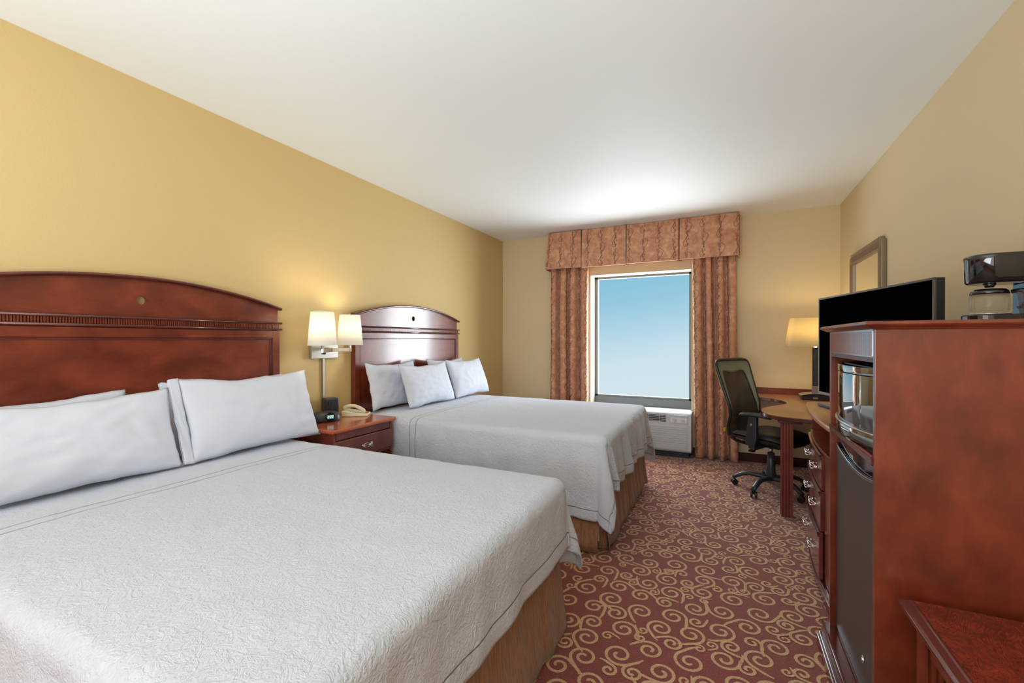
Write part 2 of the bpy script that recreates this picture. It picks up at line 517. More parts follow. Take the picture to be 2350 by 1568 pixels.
T = 0.12
bm = B(); box(bm, XL - T, XR + T, YF - T, YB + 0.25, ZC, ZC + T); struct('ceiling', bm, 'ceiling')
bm = B(); box(bm, XL - T, XL, YF - T, YB + 0.25, 0, ZC); struct('wall_left', bm, 'wall_gold')
bm = B(); box(bm, XR, XR + T, YF - T, YB + 0.25, 0, ZC); struct('wall_right', bm, 'wall_beige')
bm = B(); box(bm, XL, XR, YF - T, YF, 0, ZC); struct('wall_front', bm, 'wall_beige')
bm = B()                                                    # back wall with the window opening
D = 0.30
xs = [XL, WX0, WX1, XR]; zs = [0, WZ0, WZ1, ZC]
for i in range(3):
    for j in range(3):
        if i == 1 and j == 1: continue
        box(bm, xs[i], xs[i + 1], YB, YB + D, zs[j], zs[j + 1])
bmesh.ops.remove_doubles(bm, verts=bm.verts[:], dist=1e-5)
struct('wall_back', bm, 'wall_beige')

# window
bm = B()
r_ = 0.004
box(bm, WX0, WX0 + r_, YB + 0.002, YB + D, WZ0, WZ1); box(bm, WX1 - r_, WX1, YB + 0.002, YB + D, WZ0, WZ1)
box(bm, WX0 + r_, WX1 - r_, YB + 0.002, YB + D, WZ1 - r_, WZ1)
struct('trim_1', bm, 'reveal')
bm = B(); box(bm, WX0 + r_, WX1 - r_, YB - 0.012, YB + D - 0.01, WZ0, WZ0 + 0.012)
wsill = struct('trim_2', bm, 'ptac', bevel=0.003)
win = bpy.data.objects.new('window_1', None); C.objects.link(win); win.location = ((WX0 + WX1) / 2, WY, WZ0); win['kind'] = 'structure'
bm = B()
a, b_, c_, d_ = WX0 + r_, WX1 - r_, WZ0 + 0.012, WZ1 - r_
box(bm, a, a + 0.038, WY, WY + 0.06, c_, d_); box(bm, b_ - 0.038, b_, WY, WY + 0.06, c_, d_)
box(bm, a, b_, WY, WY + 0.06, d_ - 0.026, d_)
box(bm, a, b_, WY - 0.012, WY + 0.06, c_, c_ + 0.10); box(bm, a, b_, WY, WY + 0.06, c_ + 0.10, c_ + 0.124)
obj('window_frame', bm, 'win_frame', win, bevel=0.002)
bm = B(); box(bm, a + 0.038, b_ - 0.038, WY + 0.028, WY + 0.034, c_ + 0.124, d_ - 0.026)
obj('pane', bm, 'pane', win)

# skirting boards
for nm, (x0, x1, y0, y1) in {'baseboard_back': (XL + 0.013, XR - 0.013, YB - 0.013, YB), 'baseboard_right': (XR - 0.013, XR, YF, YB),
                             'baseboard_left': (XL, XL + 0.013, YF, YB)}.items():
    bm = B(); box(bm, x0, x1, y0, y1, 0.0015, 0.095); struct(nm, bm, 'skirting', bevel=0.003)



# ------------------------------------------------------------------ small shared hardware
def bow_handle(parent, loc, out=(-1, 0, 0), name='handle', ry=0.0):
    """three-strand chrome bow pull; strands run along Y, standing out along 'out'"""
    bm = B(); o = Vector(out)
    side = Vector((0, 1, 0)) if abs(o.x) > 0.5 else Vector((1, 0, 0))
    for k in (-1, 0, 1):
        p = []
        for i in range(15):
            t = i / 14 - 0.5
            bulge = 0.005 + 0.024 * (1 - (2 * t) ** 2) ** 0.6
            z = k * (0.013 * cos(pi * t) ** 0.5 if abs(t) < 0.499 else 0.0) if k else 0
            z = k * 0.012 * abs(sin(2 * pi * t)) + k * 0.004
            p.append(Vector(loc) + side * (t * 0.092) + o * bulge + Vector((0, 0, z)))
        tube(bm, p, 0.0026, 7)
    for s_ in (-1, 1):
        q = Vector(loc) + side * (s_ * 0.046)
        cyl(bm, q, q + o * 0.008, 0.007, 10)
    cyl(bm, Vector(loc) + o * 0.027 - side * 0.006, Vector(loc) + o * 0.027 + side * 0.006, 0.0075, 10)
    return obj(name, bm, 'chrome', parent, smooth=True)


# ------------------------------------------------------------------ headboards
def headboard(cy, label):
    t = thing('headboard', label, 'headboard', (XL, cy, 0.3), group='arched cherry headboards')
    hw, z_end, sag = 0.78, 1.548, 0.112
    x0, x1 = XL + 0.002, XL + 0.052
    arch = lambda y: z_end + sag * (1 - ((y - cy) / hw) ** 2)
    # upper arched panel pierced by a round hole
    bm = B(); hc = (cy, 1.548); hr = 0.024; n = 96; xf_ = XL + 0.030
    outer, inner = [], []
    for k in range(n):
        a = 2 * pi * k / n
        ca, sa = cos(a), sin(a)
        # march out to the boundary
        lo_, hi_ = 0.0, 2.0
        for _ in range(40):
            m = (lo_ + hi_) / 2; y = hc[0] + m * ca; z = hc[1] + m * sa
            if abs(y - cy) < hw and 1.40 < z < arch(max(min(y, cy + hw), cy - hw)): lo_ = m
            else: hi_ = m
        outer.append((hc[0] + lo_ * ca, hc[1] + lo_ * sa)); inner.append((hc[0] + hr * ca, hc[1] + hr * sa))
    # snap nearest samples to the corners
    for c in ((cy - hw, 1.40), (cy + hw, 1.40), (cy - hw, z_end), (cy + hw, z_end)):
        k = min(range(n), key=lambda i: hypot(outer[i][0] - c[0], outer[i][1] - c[1])); outer[k] = c
    F = {}
    for nm, src in (('o', outer), ('i', inner)):
        for x in (x0, x1): F[nm, x] = [bm.verts.new((x0 if x == x0 else xf_, p[0], p[1])) for p in src]
    for k in range(n):
        j = (k + 1) % n
        bm.faces.new((F['o', x1][k], F['o', x1][j], F['i', x1][j], F['i', x1][k]))
        bm.faces.new((F['o', x0][k], F['i', x0][k], F['i', x0][j], F['o', x0][j]))
        bm.faces.new((F['o', x0][k], F['o', x0][j], F['o', x1][j], F['o', x1][k]))
        bm.faces.new((F['i', x0][k], F['i', x1][k], F['i', x1][j], F['i', x0][j]))
    obj('arched_panel', bm, 'cherry_h', t)
    # lower frame and recessed panel
    bm = B()
    for s_ in (-1, 1):
        y0, y1 = sorted((cy + s_ * hw, cy + s_ * (hw - 0.05))); box(bm, x0, x1, y0, y1, 0.30, 1.40)
    box(bm, x0, x1, cy - hw + 0.05, cy + hw - 0.05, 1.352, 1.40)
    obj('frame', bm, 'cherry_h', t, bevel=0.002)
    bm = B(); box(bm, x0, x1 - 0.012, cy - hw + 0.05, cy + hw - 0.05, 0.35, 1.352)
    obj('recessed_panel', bm, 'cherry_h', t)
    bm = B()
    for s_ in (-1, 1):
        y0, y1 = sorted((cy + s_ * (hw - 0.05), cy + s_ * (hw - 0.062))); box(bm, x1 - 0.012, x1 - 0.004, y0, y1, 0.35, 1.352)
    box(bm, x1 - 0.012, x1 - 0.004, cy - hw + 0.05, cy + hw - 0.05, 1.340, 1.352)
    obj('inner_moulding', bm, 'trim', t, bevel=0.003)
    # arch cap
    bm = B(); K = 40
    prof = [(x0, 0.0), (x1 + 0.004, 0.0), (x1 + 0.012, 0.006), (x1 + 0.012, 0.012), (x1 + 0.006, 0.019), (x0, 0.022)]
    rows = []
    for i in range(K + 1):
        y = cy - hw - 0.012 + (2 * hw + 0.024) * i / K; z = arch(y)
        rows.append([bm.verts.new((px, y, z - 0.006 + pz)) for px, pz in prof])
    for A, Bq in zip(rows, rows[1:]):
        for k in range(len(prof)): bm.faces.new((A[k], A[(k + 1) % 6], Bq[(k + 1) % 6], Bq[k])).smooth = False
    bm.faces.new(rows[0]); bm.faces.new(rows[-1][::-1])
    obj('arch_cap', bm, 'trim', t, bevel=0.002)
    # two beads with a reeded band between
    for z in (1.452, 1.410):
        bm = B(); tube(bm, [(x1 + 0.004, cy - hw - 0.012, z), (x1 + 0.004, cy + hw + 0.012, z)], 0.0075, 10)
        box(bm, x0, x1 + 0.004, cy - hw - 0.008, cy + hw + 0.008, z - 0.005, z + 0.005)
        obj('bead_moulding', bm, 'trim', t)
    bm = B(); m = 150
    for k in range(m):
        y = cy - hw + 0.004 + (2 * hw - 0.008) * (k + 0.5) / m
        box(bm, x1, x1 + 0.004, y - 0.0032, y + 0.0032, 1.418, 1.444)
    obj('reeded_band', bm, 'cherry_h', t)
    return t


headboard(1.231, 'arched cherry wood headboard of the nearer bed, with a round hole')
headboard(3.475, 'arched cherry wood headboard of the farther bed by the window, half in glare')


# ------------------------------------------------------------------ beds and bedspreads
HX = XL + 0.075                 # head end of the mattress


def fbm(x, y, z=0.0, o=3):
    s_, a = 0.0, 1.0
    for k in range(o):
        s_ += a * noise.noise(Vector((x, y, z + 3.7 * k))); x *= 2.03; y *= 2.03; a *= 0.5
    return s_


def make_bed(cy, zt, foot, label, seed):
    t = thing('bed', label, 'bed', ((HX + foot) / 2, cy, 0))
    bm = B(); box(bm, HX, foot - 0.035, cy - 0.745, cy + 0.745, 0.36, zt - 0.03)
    obj('mattress', bm, 'cotton', t, bevel=0.04, seg=4)
    bm = B(); box(bm, HX + 0.02, foot - 0.06, cy - 0.72, cy + 0.72, 0.06, 0.355)
    obj('box_spring', bm, 'lining', t)
    bm = B()
    rs = random.Random(seed)
    def panel(p, q, outv, ph, side=False):
        p, q = Vector(p), Vector(q); ln = (q - p).length; o_ = Vector(outv)
        def fn(u, v):
            s_ = u * ln
            pl = 0.006 * sin(s_ * 19 + ph) + 0.009 * fbm(s_ * 3.0, ph) + 0.004 * sin(s_ * 47 + ph * 2)
            # box pleat in the middle
            md = abs(s_ - ln / 2)
            pl -= 0.016 * exp(-(md / 0.012) ** 2)
            kf = max(0.0, min(1.0, (u - 0.62) / 0.3)) if side else 1.0
            fl = (0.004 + 0.034 * kf) * (1 - v) ** 1.3; pl *= 0.35 + 0.65 * kf
            # ends swing out and away where two panels meet
            en = min(s_, ln - s_)
            fl += 0.012 * (1 - v) * exp(-(en / 0.05) ** 2)
            z = 0.012 + v * 0.40 + (0.007 * exp(-(en / 0.08) ** 2) * (1 - v))
            return p + (q - p) * u + o_ * (fl + pl * (1 - v * 0.8)) + Vector((0, 0, z))
        grid(bm, fn, int(ln / 0.012), 8)
    hx = foot - 0.038; e_ = 0.752
    panel((HX + 0.05, cy - e_, 0), (hx - 0.012, cy - e_, 0), (0, -1, 0), seed * 1.3, True)
    panel((HX + 0.05, cy + e_, 0), (hx - 0.012, cy + e_, 0), (0, 1, 0), seed * 2.1, True)
    panel((hx, cy - e_ + 0.02, 0), (hx, cy + e_ - 0.01, 0), (1, 0, 0), seed * 0.7)
    for sy in (-1, 1):
        pa, pb = (hx - 0.10, cy + sy * (e_ - 0.015), 0), (hx - 0.015, cy + sy * (e_ - 0.10), 0)
        panel(pa if sy < 0 else pb, pb if sy < 0 else pa, (0.7, sy * 0.7, 0), seed)
    sk = obj('bed_skirt', bm, 'skirt', t, smooth=True)
    sk['label'] = 'brown pleated bed skirt'
    so = sk.modifiers.new('thick', 'SOLIDIFY'); so.thickness = 0.004; so.offset = -1
    return t


def bedspread(cy, zt, foot, df, ds_, seed, amp, label, head_x=-2.66, seam=-2.12, hem=0.062, climit=0.5, name='bedspread', mat=None, lift=0.0, s_from=None):
    """square cloth unrolled over the bed: (s,t) in metres, s towards the foot, t across"""
    L0 = foot - head_x; hw = 0.775; R0 = 0.055
    def over(d):
        """distance past the edge line -> (outward, downward) round a soft edge"""
        arc = R0 * pi / 2
        if d <= 0: return 0.0, 0.0
        if d < arc: a = d / R0; return R0 * sin(a), R0 * (1 - cos(a))
        e = d - arc
        return R0 + 0.05 * e, R0 + e * 0.998
    def fn(u, v):
        s_ = u * (L0 - R0 + df); t_ = (v - 0.5) * 2 * (hw - R0 + ds_)
        de, dt_ = s_ - (L0 - R0), abs(t_) - (hw - R0); sg = 1 if t_ > 0 else -1
        bx, by = min(s_, L0 - R0), sg * min(abs(t_), hw - R0)
        wob = 0.004 * fbm(s_ * 2.2, t_ * 2.2, seed) + 0.0022 * fbm(s_ * 9, t_ * 9, seed + 5)
        if de <= 0 and dt_ <= 0:
            edge = max(0.0, 1 - min(-de, -dt_) / 0.25)
            x, y, z = bx, by, 0.007 * (1 - edge ** 2) + wob
            return (head_x + x, cy + y, zt + z + lift)
        if de > 0 and dt_ > 0:
            r = hypot(de, dt_); ph = atan2(dt_, de); nx, ny = cos(ph), sin(ph)
            full = min((df) / max(nx, 1e-6), (ds_) / max(ny, 1e-6))
            if full > climit: r *= (climit + 0.25 * (full - climit)) / full
        elif de > 0: r, ph, nx, ny = de, 0.0, 1.0, 0.0
        else: r, ph, nx, ny = dt_, pi / 2, 0.0, 1.0
        o_, dn = over(r)
        # folds hanging down the sides
        hang = max(0.0, min(1.0, (r - R0) / 0.25))
        q = t_ if ph < 0.01 else (s_ if ph > 1.56 else None)
        if q is not None:
            w = 0.5 * sin(q * 26 + seed * 2 + 1.5 * fbm(q * 2, seed)) + 0.9 * fbm(q * 5.5, seed * 3.1) + 0.5 * sin(q * 11 + seed)
            aa = amp if ph < 0.01 else amp * 0.45
            o_ += aa * hang * (w + 0.9)
        if q is not None and ph > 1.5:
            k = max(0.0, min(1.0, (s_ - 0.42) / 0.35)); o_ = min(o_, R0 + 0.003) * (1 - k) + o_ * k
        cone = sin(2 * ph) if 0 < ph < pi / 2 else 0
        o_ += hang * r * 0.17 * cone ** 1.0 - hang * 0.065 * exp(-((ph - 0.36) / 0.13) ** 2) * (cone > 0)
        # near the corner the side folds fade into the cone
        z = -dn + wob * 0.6
        x = bx + nx * o_; y = by + sg * ny * o_
        if q is not None:
            nb = wob * 2
            x += nx * nb; y += sg * ny * nb
        return (head_x + x, cy + y, zt + z + lift)
    bm = B()
    nu, nv = 190, 200
    grid(bm, fn, nu, nv, uv=lambda u, v: (u * (L0 - R0 + df), (v - 0.5) * 2 * (hw - R0 + ds_)))
    mt = mat or quilt(name + '_quilted_cloth', lin(202, 207, 219),
               [(0, L0 - R0 + df - hem), (1, hw - R0 + ds_ - hem), (0, seam - head_x), (0, seam - head_x - 0.055)], 0)
    o = obj(name, bm, mt, smooth=True)
    so = o.modifiers.new('thick', 'SOLIDIFY'); so.thickness = 0.006; so.offset = -1
    return tag(o, label, 'bedspread', 'white quilted bedspreads')


make_bed(1.18, 0.70, -0.66, 'nearer double bed with a white mattress and brown skirt', 3)
make_bed(3.46, 0.735, -0.655, 'farther double bed by the window with a brown pleated skirt', 5)
bedspread(1.18, 0.70, -0.655, 0.335, 0.47, 1.7, 0.008, climit=0.45, label='white quilted bedspread over the nearer bed, hanging over its foot')
bedspread(3.46, 0.735, -0.65, 0.375, 0.55, 4.2, 0.028, climit=0.56, label='white quilted bedspread over the farther bed, rippled along its foot')


def pillow(cy, w, zb, h, xb, lean, label, seed, yaw=0.0, thick=0.17, group='white bed pillows', cuff=0, roll=0.0):
    """bottom edge centre at (xb, cy, zb); leaning back towards the headboard by 'lean'"""
    t = thing('pillow', label, 'pillow', (xb, cy, zb), 0, group)
    t.rotation_euler = (roll, -lean, yaw)
    def body(sgn):
        def fn(u, v):
            a, b_ = 2 * u - 1, 2 * v - 1
            ea, eb = 1 - abs(a) ** 2.6, 1 - abs(b_) ** 2.6
            th = thick / 2 * (max(ea, 0) ** 0.55) * (max(eb, 0) ** 0.55)
            th *= 1 + 0.10 * fbm(a * 1.6, b_ * 1.6, seed)
            th += 0.006 * fbm(a * 5, b_ * 4, seed + 2) * min(1, ea * 3) * min(1, eb * 3)
            # sagging, slightly pinched outline
            y = a * w / 2 * (1 - 0.05 * (1 - b_ * b_)) + 0.006 * fbm(b_ * 3, seed, a)
            z = h / 2 + b_ * h / 2 * (1 - 0.09 * (1 - a * a)) + 0.008 * fbm(a * 2.5, seed * 2, b_)
            z -= 0.03 * (1 - a * a) * (b_ > 0) * b_ * 0.5
            # pillow base is heavier
            th *= 1.0 + 0.22 * (-b_) * (1 - abs(b_) ** 3)
            return (sgn * th, y, z)
        return fn
    bm = B(); grid(bm, body(1), 44, 32); grid(bm, body(-1), 44, 32)
    bmesh.ops.remove_doubles(bm, verts=bm.verts[:], dist=0.0006)
    obj('pillow_case', bm, 'cotton', t, smooth=True, world=False)
    if cuff:
        # open end of the case: a thin double flap standing past the stuffing
        bm = B()
        for q in (0.0, 0.012):
            def fn(u, v, q=q):
                b_ = 2 * v - 1
                return (0.012 * (2 * u - 1) * 0 + q - 0.006 + 0.006 * fbm(v * 4, u * 3, seed + q * 90),
                        cuff * (w / 2 - 0.012 + u * 0.045 + 0.006 * fbm(b_ * 2, seed)), h / 2 + b_ * h / 2 * (0.985 - 0.02 * u))
            grid(bm, fn, 6, 24)
        o = obj('pillow_case_cuff', bm, 'cotton', t, smooth=True, world=False)
        so = o.modifiers.new('thick', 'SOLIDIFY'); so.thickness = 0.002
    return t


# nearer bed: two behind, two in front
pillow(0.74, 0.76, 0.716, 0.392, -2.590, 0.24, 'white pillow behind the front one at the frame edge, nearer bed', 11, thick=0.11)
pillow(1.62, 0.72, 0.716, 0.41, -2.590, 0.24, 'white pillow behind the upright front one, beside the nightstand', 12, thick=0.11)
pillow(0.84, 0.80, 0.712, 0.408, -2.405, 0.34, 'plump white front pillow of the nearer bed, cut off by the frame', 13, thick=0.15)
pillow(1.665, 0.78, 0.712, 0.455, -2.405, 0.34, 'white front pillow on the nearer bed with a raised corner by the nightstand', 14, thick=0.15, cuff=-1)
# farther bed
pillow(3.05, 0.64, 0.752, 0.41, -2.590, 0.24, 'white pillow standing behind, nearest the nightstand on the farther bed', 21, thick=0.11)
pillow(3.90, 0.66, 0.752, 0.41, -2.590, 0.24, 'white rear pillow of the farther bed, its corner just showing towards the window', 22, thick=0.11)
pillow(3.32, 0.70, 0.750, 0.40, -2.405, 0.34, 'plump white front pillow in the middle of the farther bed', 23, thick=0.15)
pillow(4.03, 0.68, 0.750, 0.415, -2.405, 0.34, 'white front pillow of the farther bed, towards the window', 24, thick=0.15)

# ------------------------------------------------------------------ nightstand
ns = thing('nightstand', 'cherry wood nightstand with one drawer between the two beds', 'nightstand', (-2.54, 2.36, 0))
x0, x1, y0, y1, zt = XL + 0.02, -2.315, 2.075, 2.645, 0.745
bm = B()
box(bm, x0, x1, y0, y0 + 0.02, 0.06, zt - 0.03); box(bm, x0, x1, y1 - 0.02, y1, 0.06, zt - 0.03)
box(bm, x0, x0 + 0.012, y0 + 0.02, y1 - 0.02, 0.06, zt - 0.03)
box(bm, x0, x1 - 0.004, y0 + 0.02, y1 - 0.02, 0.50, 0.518); box(bm, x0, x1 - 0.004, y0 + 0.02, y1 - 0.02, 0.09, 0.11)
box(bm, x0, x1 - 0.012, y0 + 0.02, y1 - 0.02, 0.675, 0.715)
obj('body', bm, 'cherry', ns, bevel=0.002)
bm = B(); box(bm, x0, x1 + 0.025, y0 - 0.022, y1 + 0.022, zt - 0.028, zt); obj('table_top', bm, 'cherry_top', ns, bevel=0.010, seg=3)
bm = B(); m = 66
for k in range(m):
    y = y0 + 0.03 + (y1 - y0 - 0.06) * (k + 0.5) / m; box(bm, x1 - 0.014, x1 - 0.002, y - 0.0032, y + 0.0032, 0.668, 0.714)
box(bm, x1 - 0.014, x1 - 0.006, y0 + 0.02, y1 - 0.02, 0.664, 0.716)
obj('reeded_frieze', bm, 'cherry_red', ns)
dr = bm = B(); box(bm, x1 - 0.012, x1 + 0.010, y0 + 0.002, y1 - 0.002, 0.522, 0.660)
dr = obj('drawer', bm, 'cherry_red', ns, bevel=0.006)
bow_handle(dr, (x1 + 0.010, 2.37, 0.592), out=(1, 0, 0))
bm = B(); box(bm, x0 + 0.02, x1 - 0.02, y0 + 0.02, y1 - 0.02, 0.0015, 0.06); obj('plinth', bm, 'trim', ns)

# clock radio
ck = thing('clock_radio', 'black clock radio with a lit display on the nightstand', 'clock', (-2.62, 2.285, 0.7455), radians(-22))
bm = B()
def ring(w, d, z, off=0): return [(off + d * cos(a) ** 1, w * sin(a)) for a in [2 * pi * k / 40 for k in range(40)]]
rows = []
for z, sc, of in ((0.0, 0.94, 0.0), (0.012, 1.0, 0.0), (0.040, 1.0, -0.004), (0.058, 0.90, -0.012), (0.066, 0.72, -0.018)):
    row = []
    for k in range(48):
        a = 2 * pi * k / 48; c, s_ = cos(a), sin(a)
        ex = 0.7
        px = 0.062 * sc * (abs(c) ** ex) * (1 if c > 0 else -1) + of
        py = 0.098 * sc * (abs(s_) ** ex) * (1 if s_ > 0 else -1)
        row.append(bm.verts.new((px, py, z)))
    rows.append(row)
for A, Bq in zip(rows, rows[1:]):
    for k in range(48): bm.faces.new((A[k], A[(k + 1) % 48], Bq[(k + 1) % 48], Bq[k])).smooth = True
bm.faces.new(rows[0][::-1]); bm.faces.new(rows[-1])
obj('housing', bm, 'grey_plastic', ck, world=False)
bm = B()
cyl(bm, (0.045, 0.010, 0.036), (0.068, 0.010, 0.038), 0.034, 32)
fc = obj('face_bezel', bm, 'black_gloss', ck, world=False, bevel=0.002)
bm = B(); box(bm, 0.066, 0.0695, -0.014, 0.034, 0.024, 0.052); dp = obj('display', bm, 'lcd', fc, world=False)
segs = {'2': 'abged', ':': ''}
bm = B()
def seg7(bm, ch, cy, cz, w=0.0075, h=0.0155, x=0.0698):
    on = {'2': 'abged'}[ch]; t_ = 0.0012
    P = {'a': (-w / 2, w / 2, h / 2 - t_, h / 2 + t_), 'g': (-w / 2, w / 2, -t_, t_), 'd': (-w / 2, w / 2, -h / 2 - t_, -h / 2 + t_),
         'b': (w / 2 - t_, w / 2 + t_, 0, h / 2), 'c': (w / 2 - t_, w / 2 + t_, -h / 2, 0), 'f': (-w / 2 - t_, -w / 2 + t_, 0, h / 2), 'e': (-w / 2 - t_, -w / 2 + t_, -h / 2, 0)}
    for s_ in on:
        a, b_, c, d = P[s_]; box(bm, x - 0.0004, x + 0.0002, cy + a, cy + b_, cz + c, cz + d)
for cy_ in (-0.006, 0.011, 0.024): seg7(bm, '2', cy_, 0.039)
box(bm, 0.0694, 0.070, 0.0015, 0.0033, 0.034, 0.0365); box(bm, 0.0694, 0.070, 0.0015, 0.0033, 0.042, 0.0445)
obj('digits', bm, 'digits', dp, world=False)

# outlet box
ob = thing('outlet_box', 'black bedside power outlet cube behind the clock radio', 'power outlet', (-2.722, 2.415, 0.7455), radians(-20))
bm = B(); box(bm, -0.045, 0.045, -0.052, 0.052, 0.022, 0.150); obj('housing', bm, 'grey_plastic', ob, world=False, bevel=0.014, seg=4)
bm = B(); box(bm, -0.038, 0.035, -0.040, 0.040, 0.0, 0.024); obj('base', bm, 'black_gloss', ob, world=False, bevel=0.004)
for (py, pz) in ((-0.020, 0.112), (0.022, 0.058), (-0.022, 0.058)):
    bm = B()
    box(bm, 0.0448, 0.0456, py - 0.012, py - 0.008, pz - 0.016, pz + 0.016)
    box(bm, 0.0448, 0.0456, py + 0.004, py + 0.0065, pz + 0.002, pz + 0.012); box(bm, 0.0448, 0.0456, py + 0.011, py + 0.0135, pz + 0.002, pz + 0.010)
    cyl(bm, (0.0448, py + 0.009, pz - 0.008), (0.0456, py + 0.009, pz - 0.008), 0.003, 10)
    obj('socket', bm, 'black_gloss', ob, world=False)

# telephone
ph = thing('telephone', 'almond corded desk telephone with a red label on the nightstand', 'telephone', (-2.605, 2.572, 0.7455), radians(33))
ph.scale = (0.86, 0.86, 0.9)
bm = B(); prism(bm, [(-0.115, 0.0), (0.105, 0.0), (0.108, 0.016), (-0.095, 0.052), (-0.118, 0.048)], 'y', -0.085, 0.085)
obj('base', bm, 'phone', ph, world=False, bevel=0.007, seg=3)
bm = B()
hp = [(-0.105, -0.045, 0.062), (-0.095, -0.045, 0.078), (-0.06, -0.045, 0.090), (-0.01, -0.045, 0.088), (0.035, -0.045, 0.070), (0.068, -0.045, 0.046), (0.075, -0.045, 0.034)]
tube(bm, hp, [0.016, 0.021, 0.019, 0.018, 0.019, 0.022, 0.017], 14, flat=0.8)
obj('handset', bm, 'phone', ph, world=False, smooth=True)
bm = B(); sl = (0.016 - 0.052) / 0.203
for i in range(4):
    for j in range(3):
        px = -0.055 + i * 0.026; py = 0.005 + j * 0.021; pz = 0.052 + sl * (px + 0.095)
        box(bm, px - 0.007, px + 0.007, py - 0.007, py + 0.007, pz - 0.002, pz + 0.0035)
obj('keypad', bm, 'white_plastic', ph, world=False, bevel=0.001)
bm = B(); pz = 0.052 + sl * (0.085 + 0.095); box(bm, 0.072, 0.098, -0.002, 0.046, pz - 0.002, pz + 0.003); obj('red_label', bm, 'red', ph, world=False)

# ------------------------------------------------------------------ wall sconce with two shades
sc = thing('wall_sconce', 'brushed nickel wall sconce with two lit white shades above the nightstand', 'wall lamp', (XL, 2.41, 1.25))
bm = B(); box(bm, XL + 0.001, XL + 0.03, 2.285, 2.537, 1.197, 1.300); obj('back_plate', bm, 'nickel', sc, bevel=0.003)
bm = B(); cyl(bm, (XL + 0.03, 2.40, 1.235), (XL + 0.042, 2.40, 1.235), 0.008, 12); obj('switch_knob', bm, 'black_plastic', sc, smooth=True)
bm = B(); cyl(bm, (XL + 0.03, 2.41, 1.268), (XL + 0.11, 2.41, 1.268), 0.012, 12); obj('pivot', bm, 'nickel', sc, smooth=True)
for (sx_, sy_) in ((-2.515, 2.165), (-2.615, 2.510)):
    bm = B(); z = 1.262
    p, q = Vector((XL + 0.10, 2.41, z)), Vector((sx_, sy_, z)); d = (q - p).normalized(); nrm = Vector((-d.y, d.x, 0)) * 0.007
    vs = [bm.verts.new(c + Vector((0, 0, h_))) for h_ in (-0.014, 0.014) for c in (p - nrm, p + nrm, q + nrm + d * 0.012, q - nrm + d * 0.012)]
    for f in ((0, 3, 2, 1), (4, 5, 6, 7), (0, 1, 5, 4), (1, 2, 6, 5), (2, 3, 7, 6), (3, 0, 4, 7)): bm.faces.new([vs[i] for i in f])
    box(bm, sx_ - 0.008, sx_ + 0.008, sy_ - 0.008, sy_ + 0.008, z - 0.011, 1.335)
    am = obj('lamp_arm', bm, 'nickel', sc, bevel=0.0015)
    bm = B()
    prof = [(0.096, 1.300), (0.076, 1.532)]
    lathe(bm, prof, sx_, sy_, 48, cap=False)
    for f in bm.faces: f.smooth = True
    sh = obj('lamp_shade', bm, 'shade_white', sc); so = sh.modifiers.new('thick', 'SOLIDIFY'); so.thickness = 0.0015
    bm = B()
    for k in range(3):
        a = 2 * pi * k / 3; cyl(bm, (sx_, sy_, 1.520), (sx_ + 0.076 * cos(a), sy_ + 0.076 * sin(a), 1.526), 0.0015, 6)
    lathe(bm, [(0.004, 1.52), (0.007, 1.53), (0.004, 1.545), (0.002, 1.548)], sx_, sy_, 10)
    obj('finial', bm, 'nickel', sh)
    bm = B(); lathe(bm, [(0.012, 1.335), (0.014, 1.36), (0.028, 1.40), (0.030, 1.425), (0.020, 1.45), (0.004, 1.458)], sx_, sy_, 16)
    obj('bulb', bm, 'bulb', am)
    l = bpy.data.lights.new('sconce_light', 'POINT'); l.energy = 4.2; l.color = (1, 0.86, 0.62); l.shadow_soft_size = 0.03
    lo_ = bpy.data.objects.new('sconce_light', l); C.objects.link(lo_); lo_.location = (sx_, sy_, 1.475)
bm = B(); box(bm, XL + 0.001, XL + 0.016, 2.401, 2.419, 0.70, 1.197); obj('cord_cover', bm, 'nickel', sc, bevel=0.003)

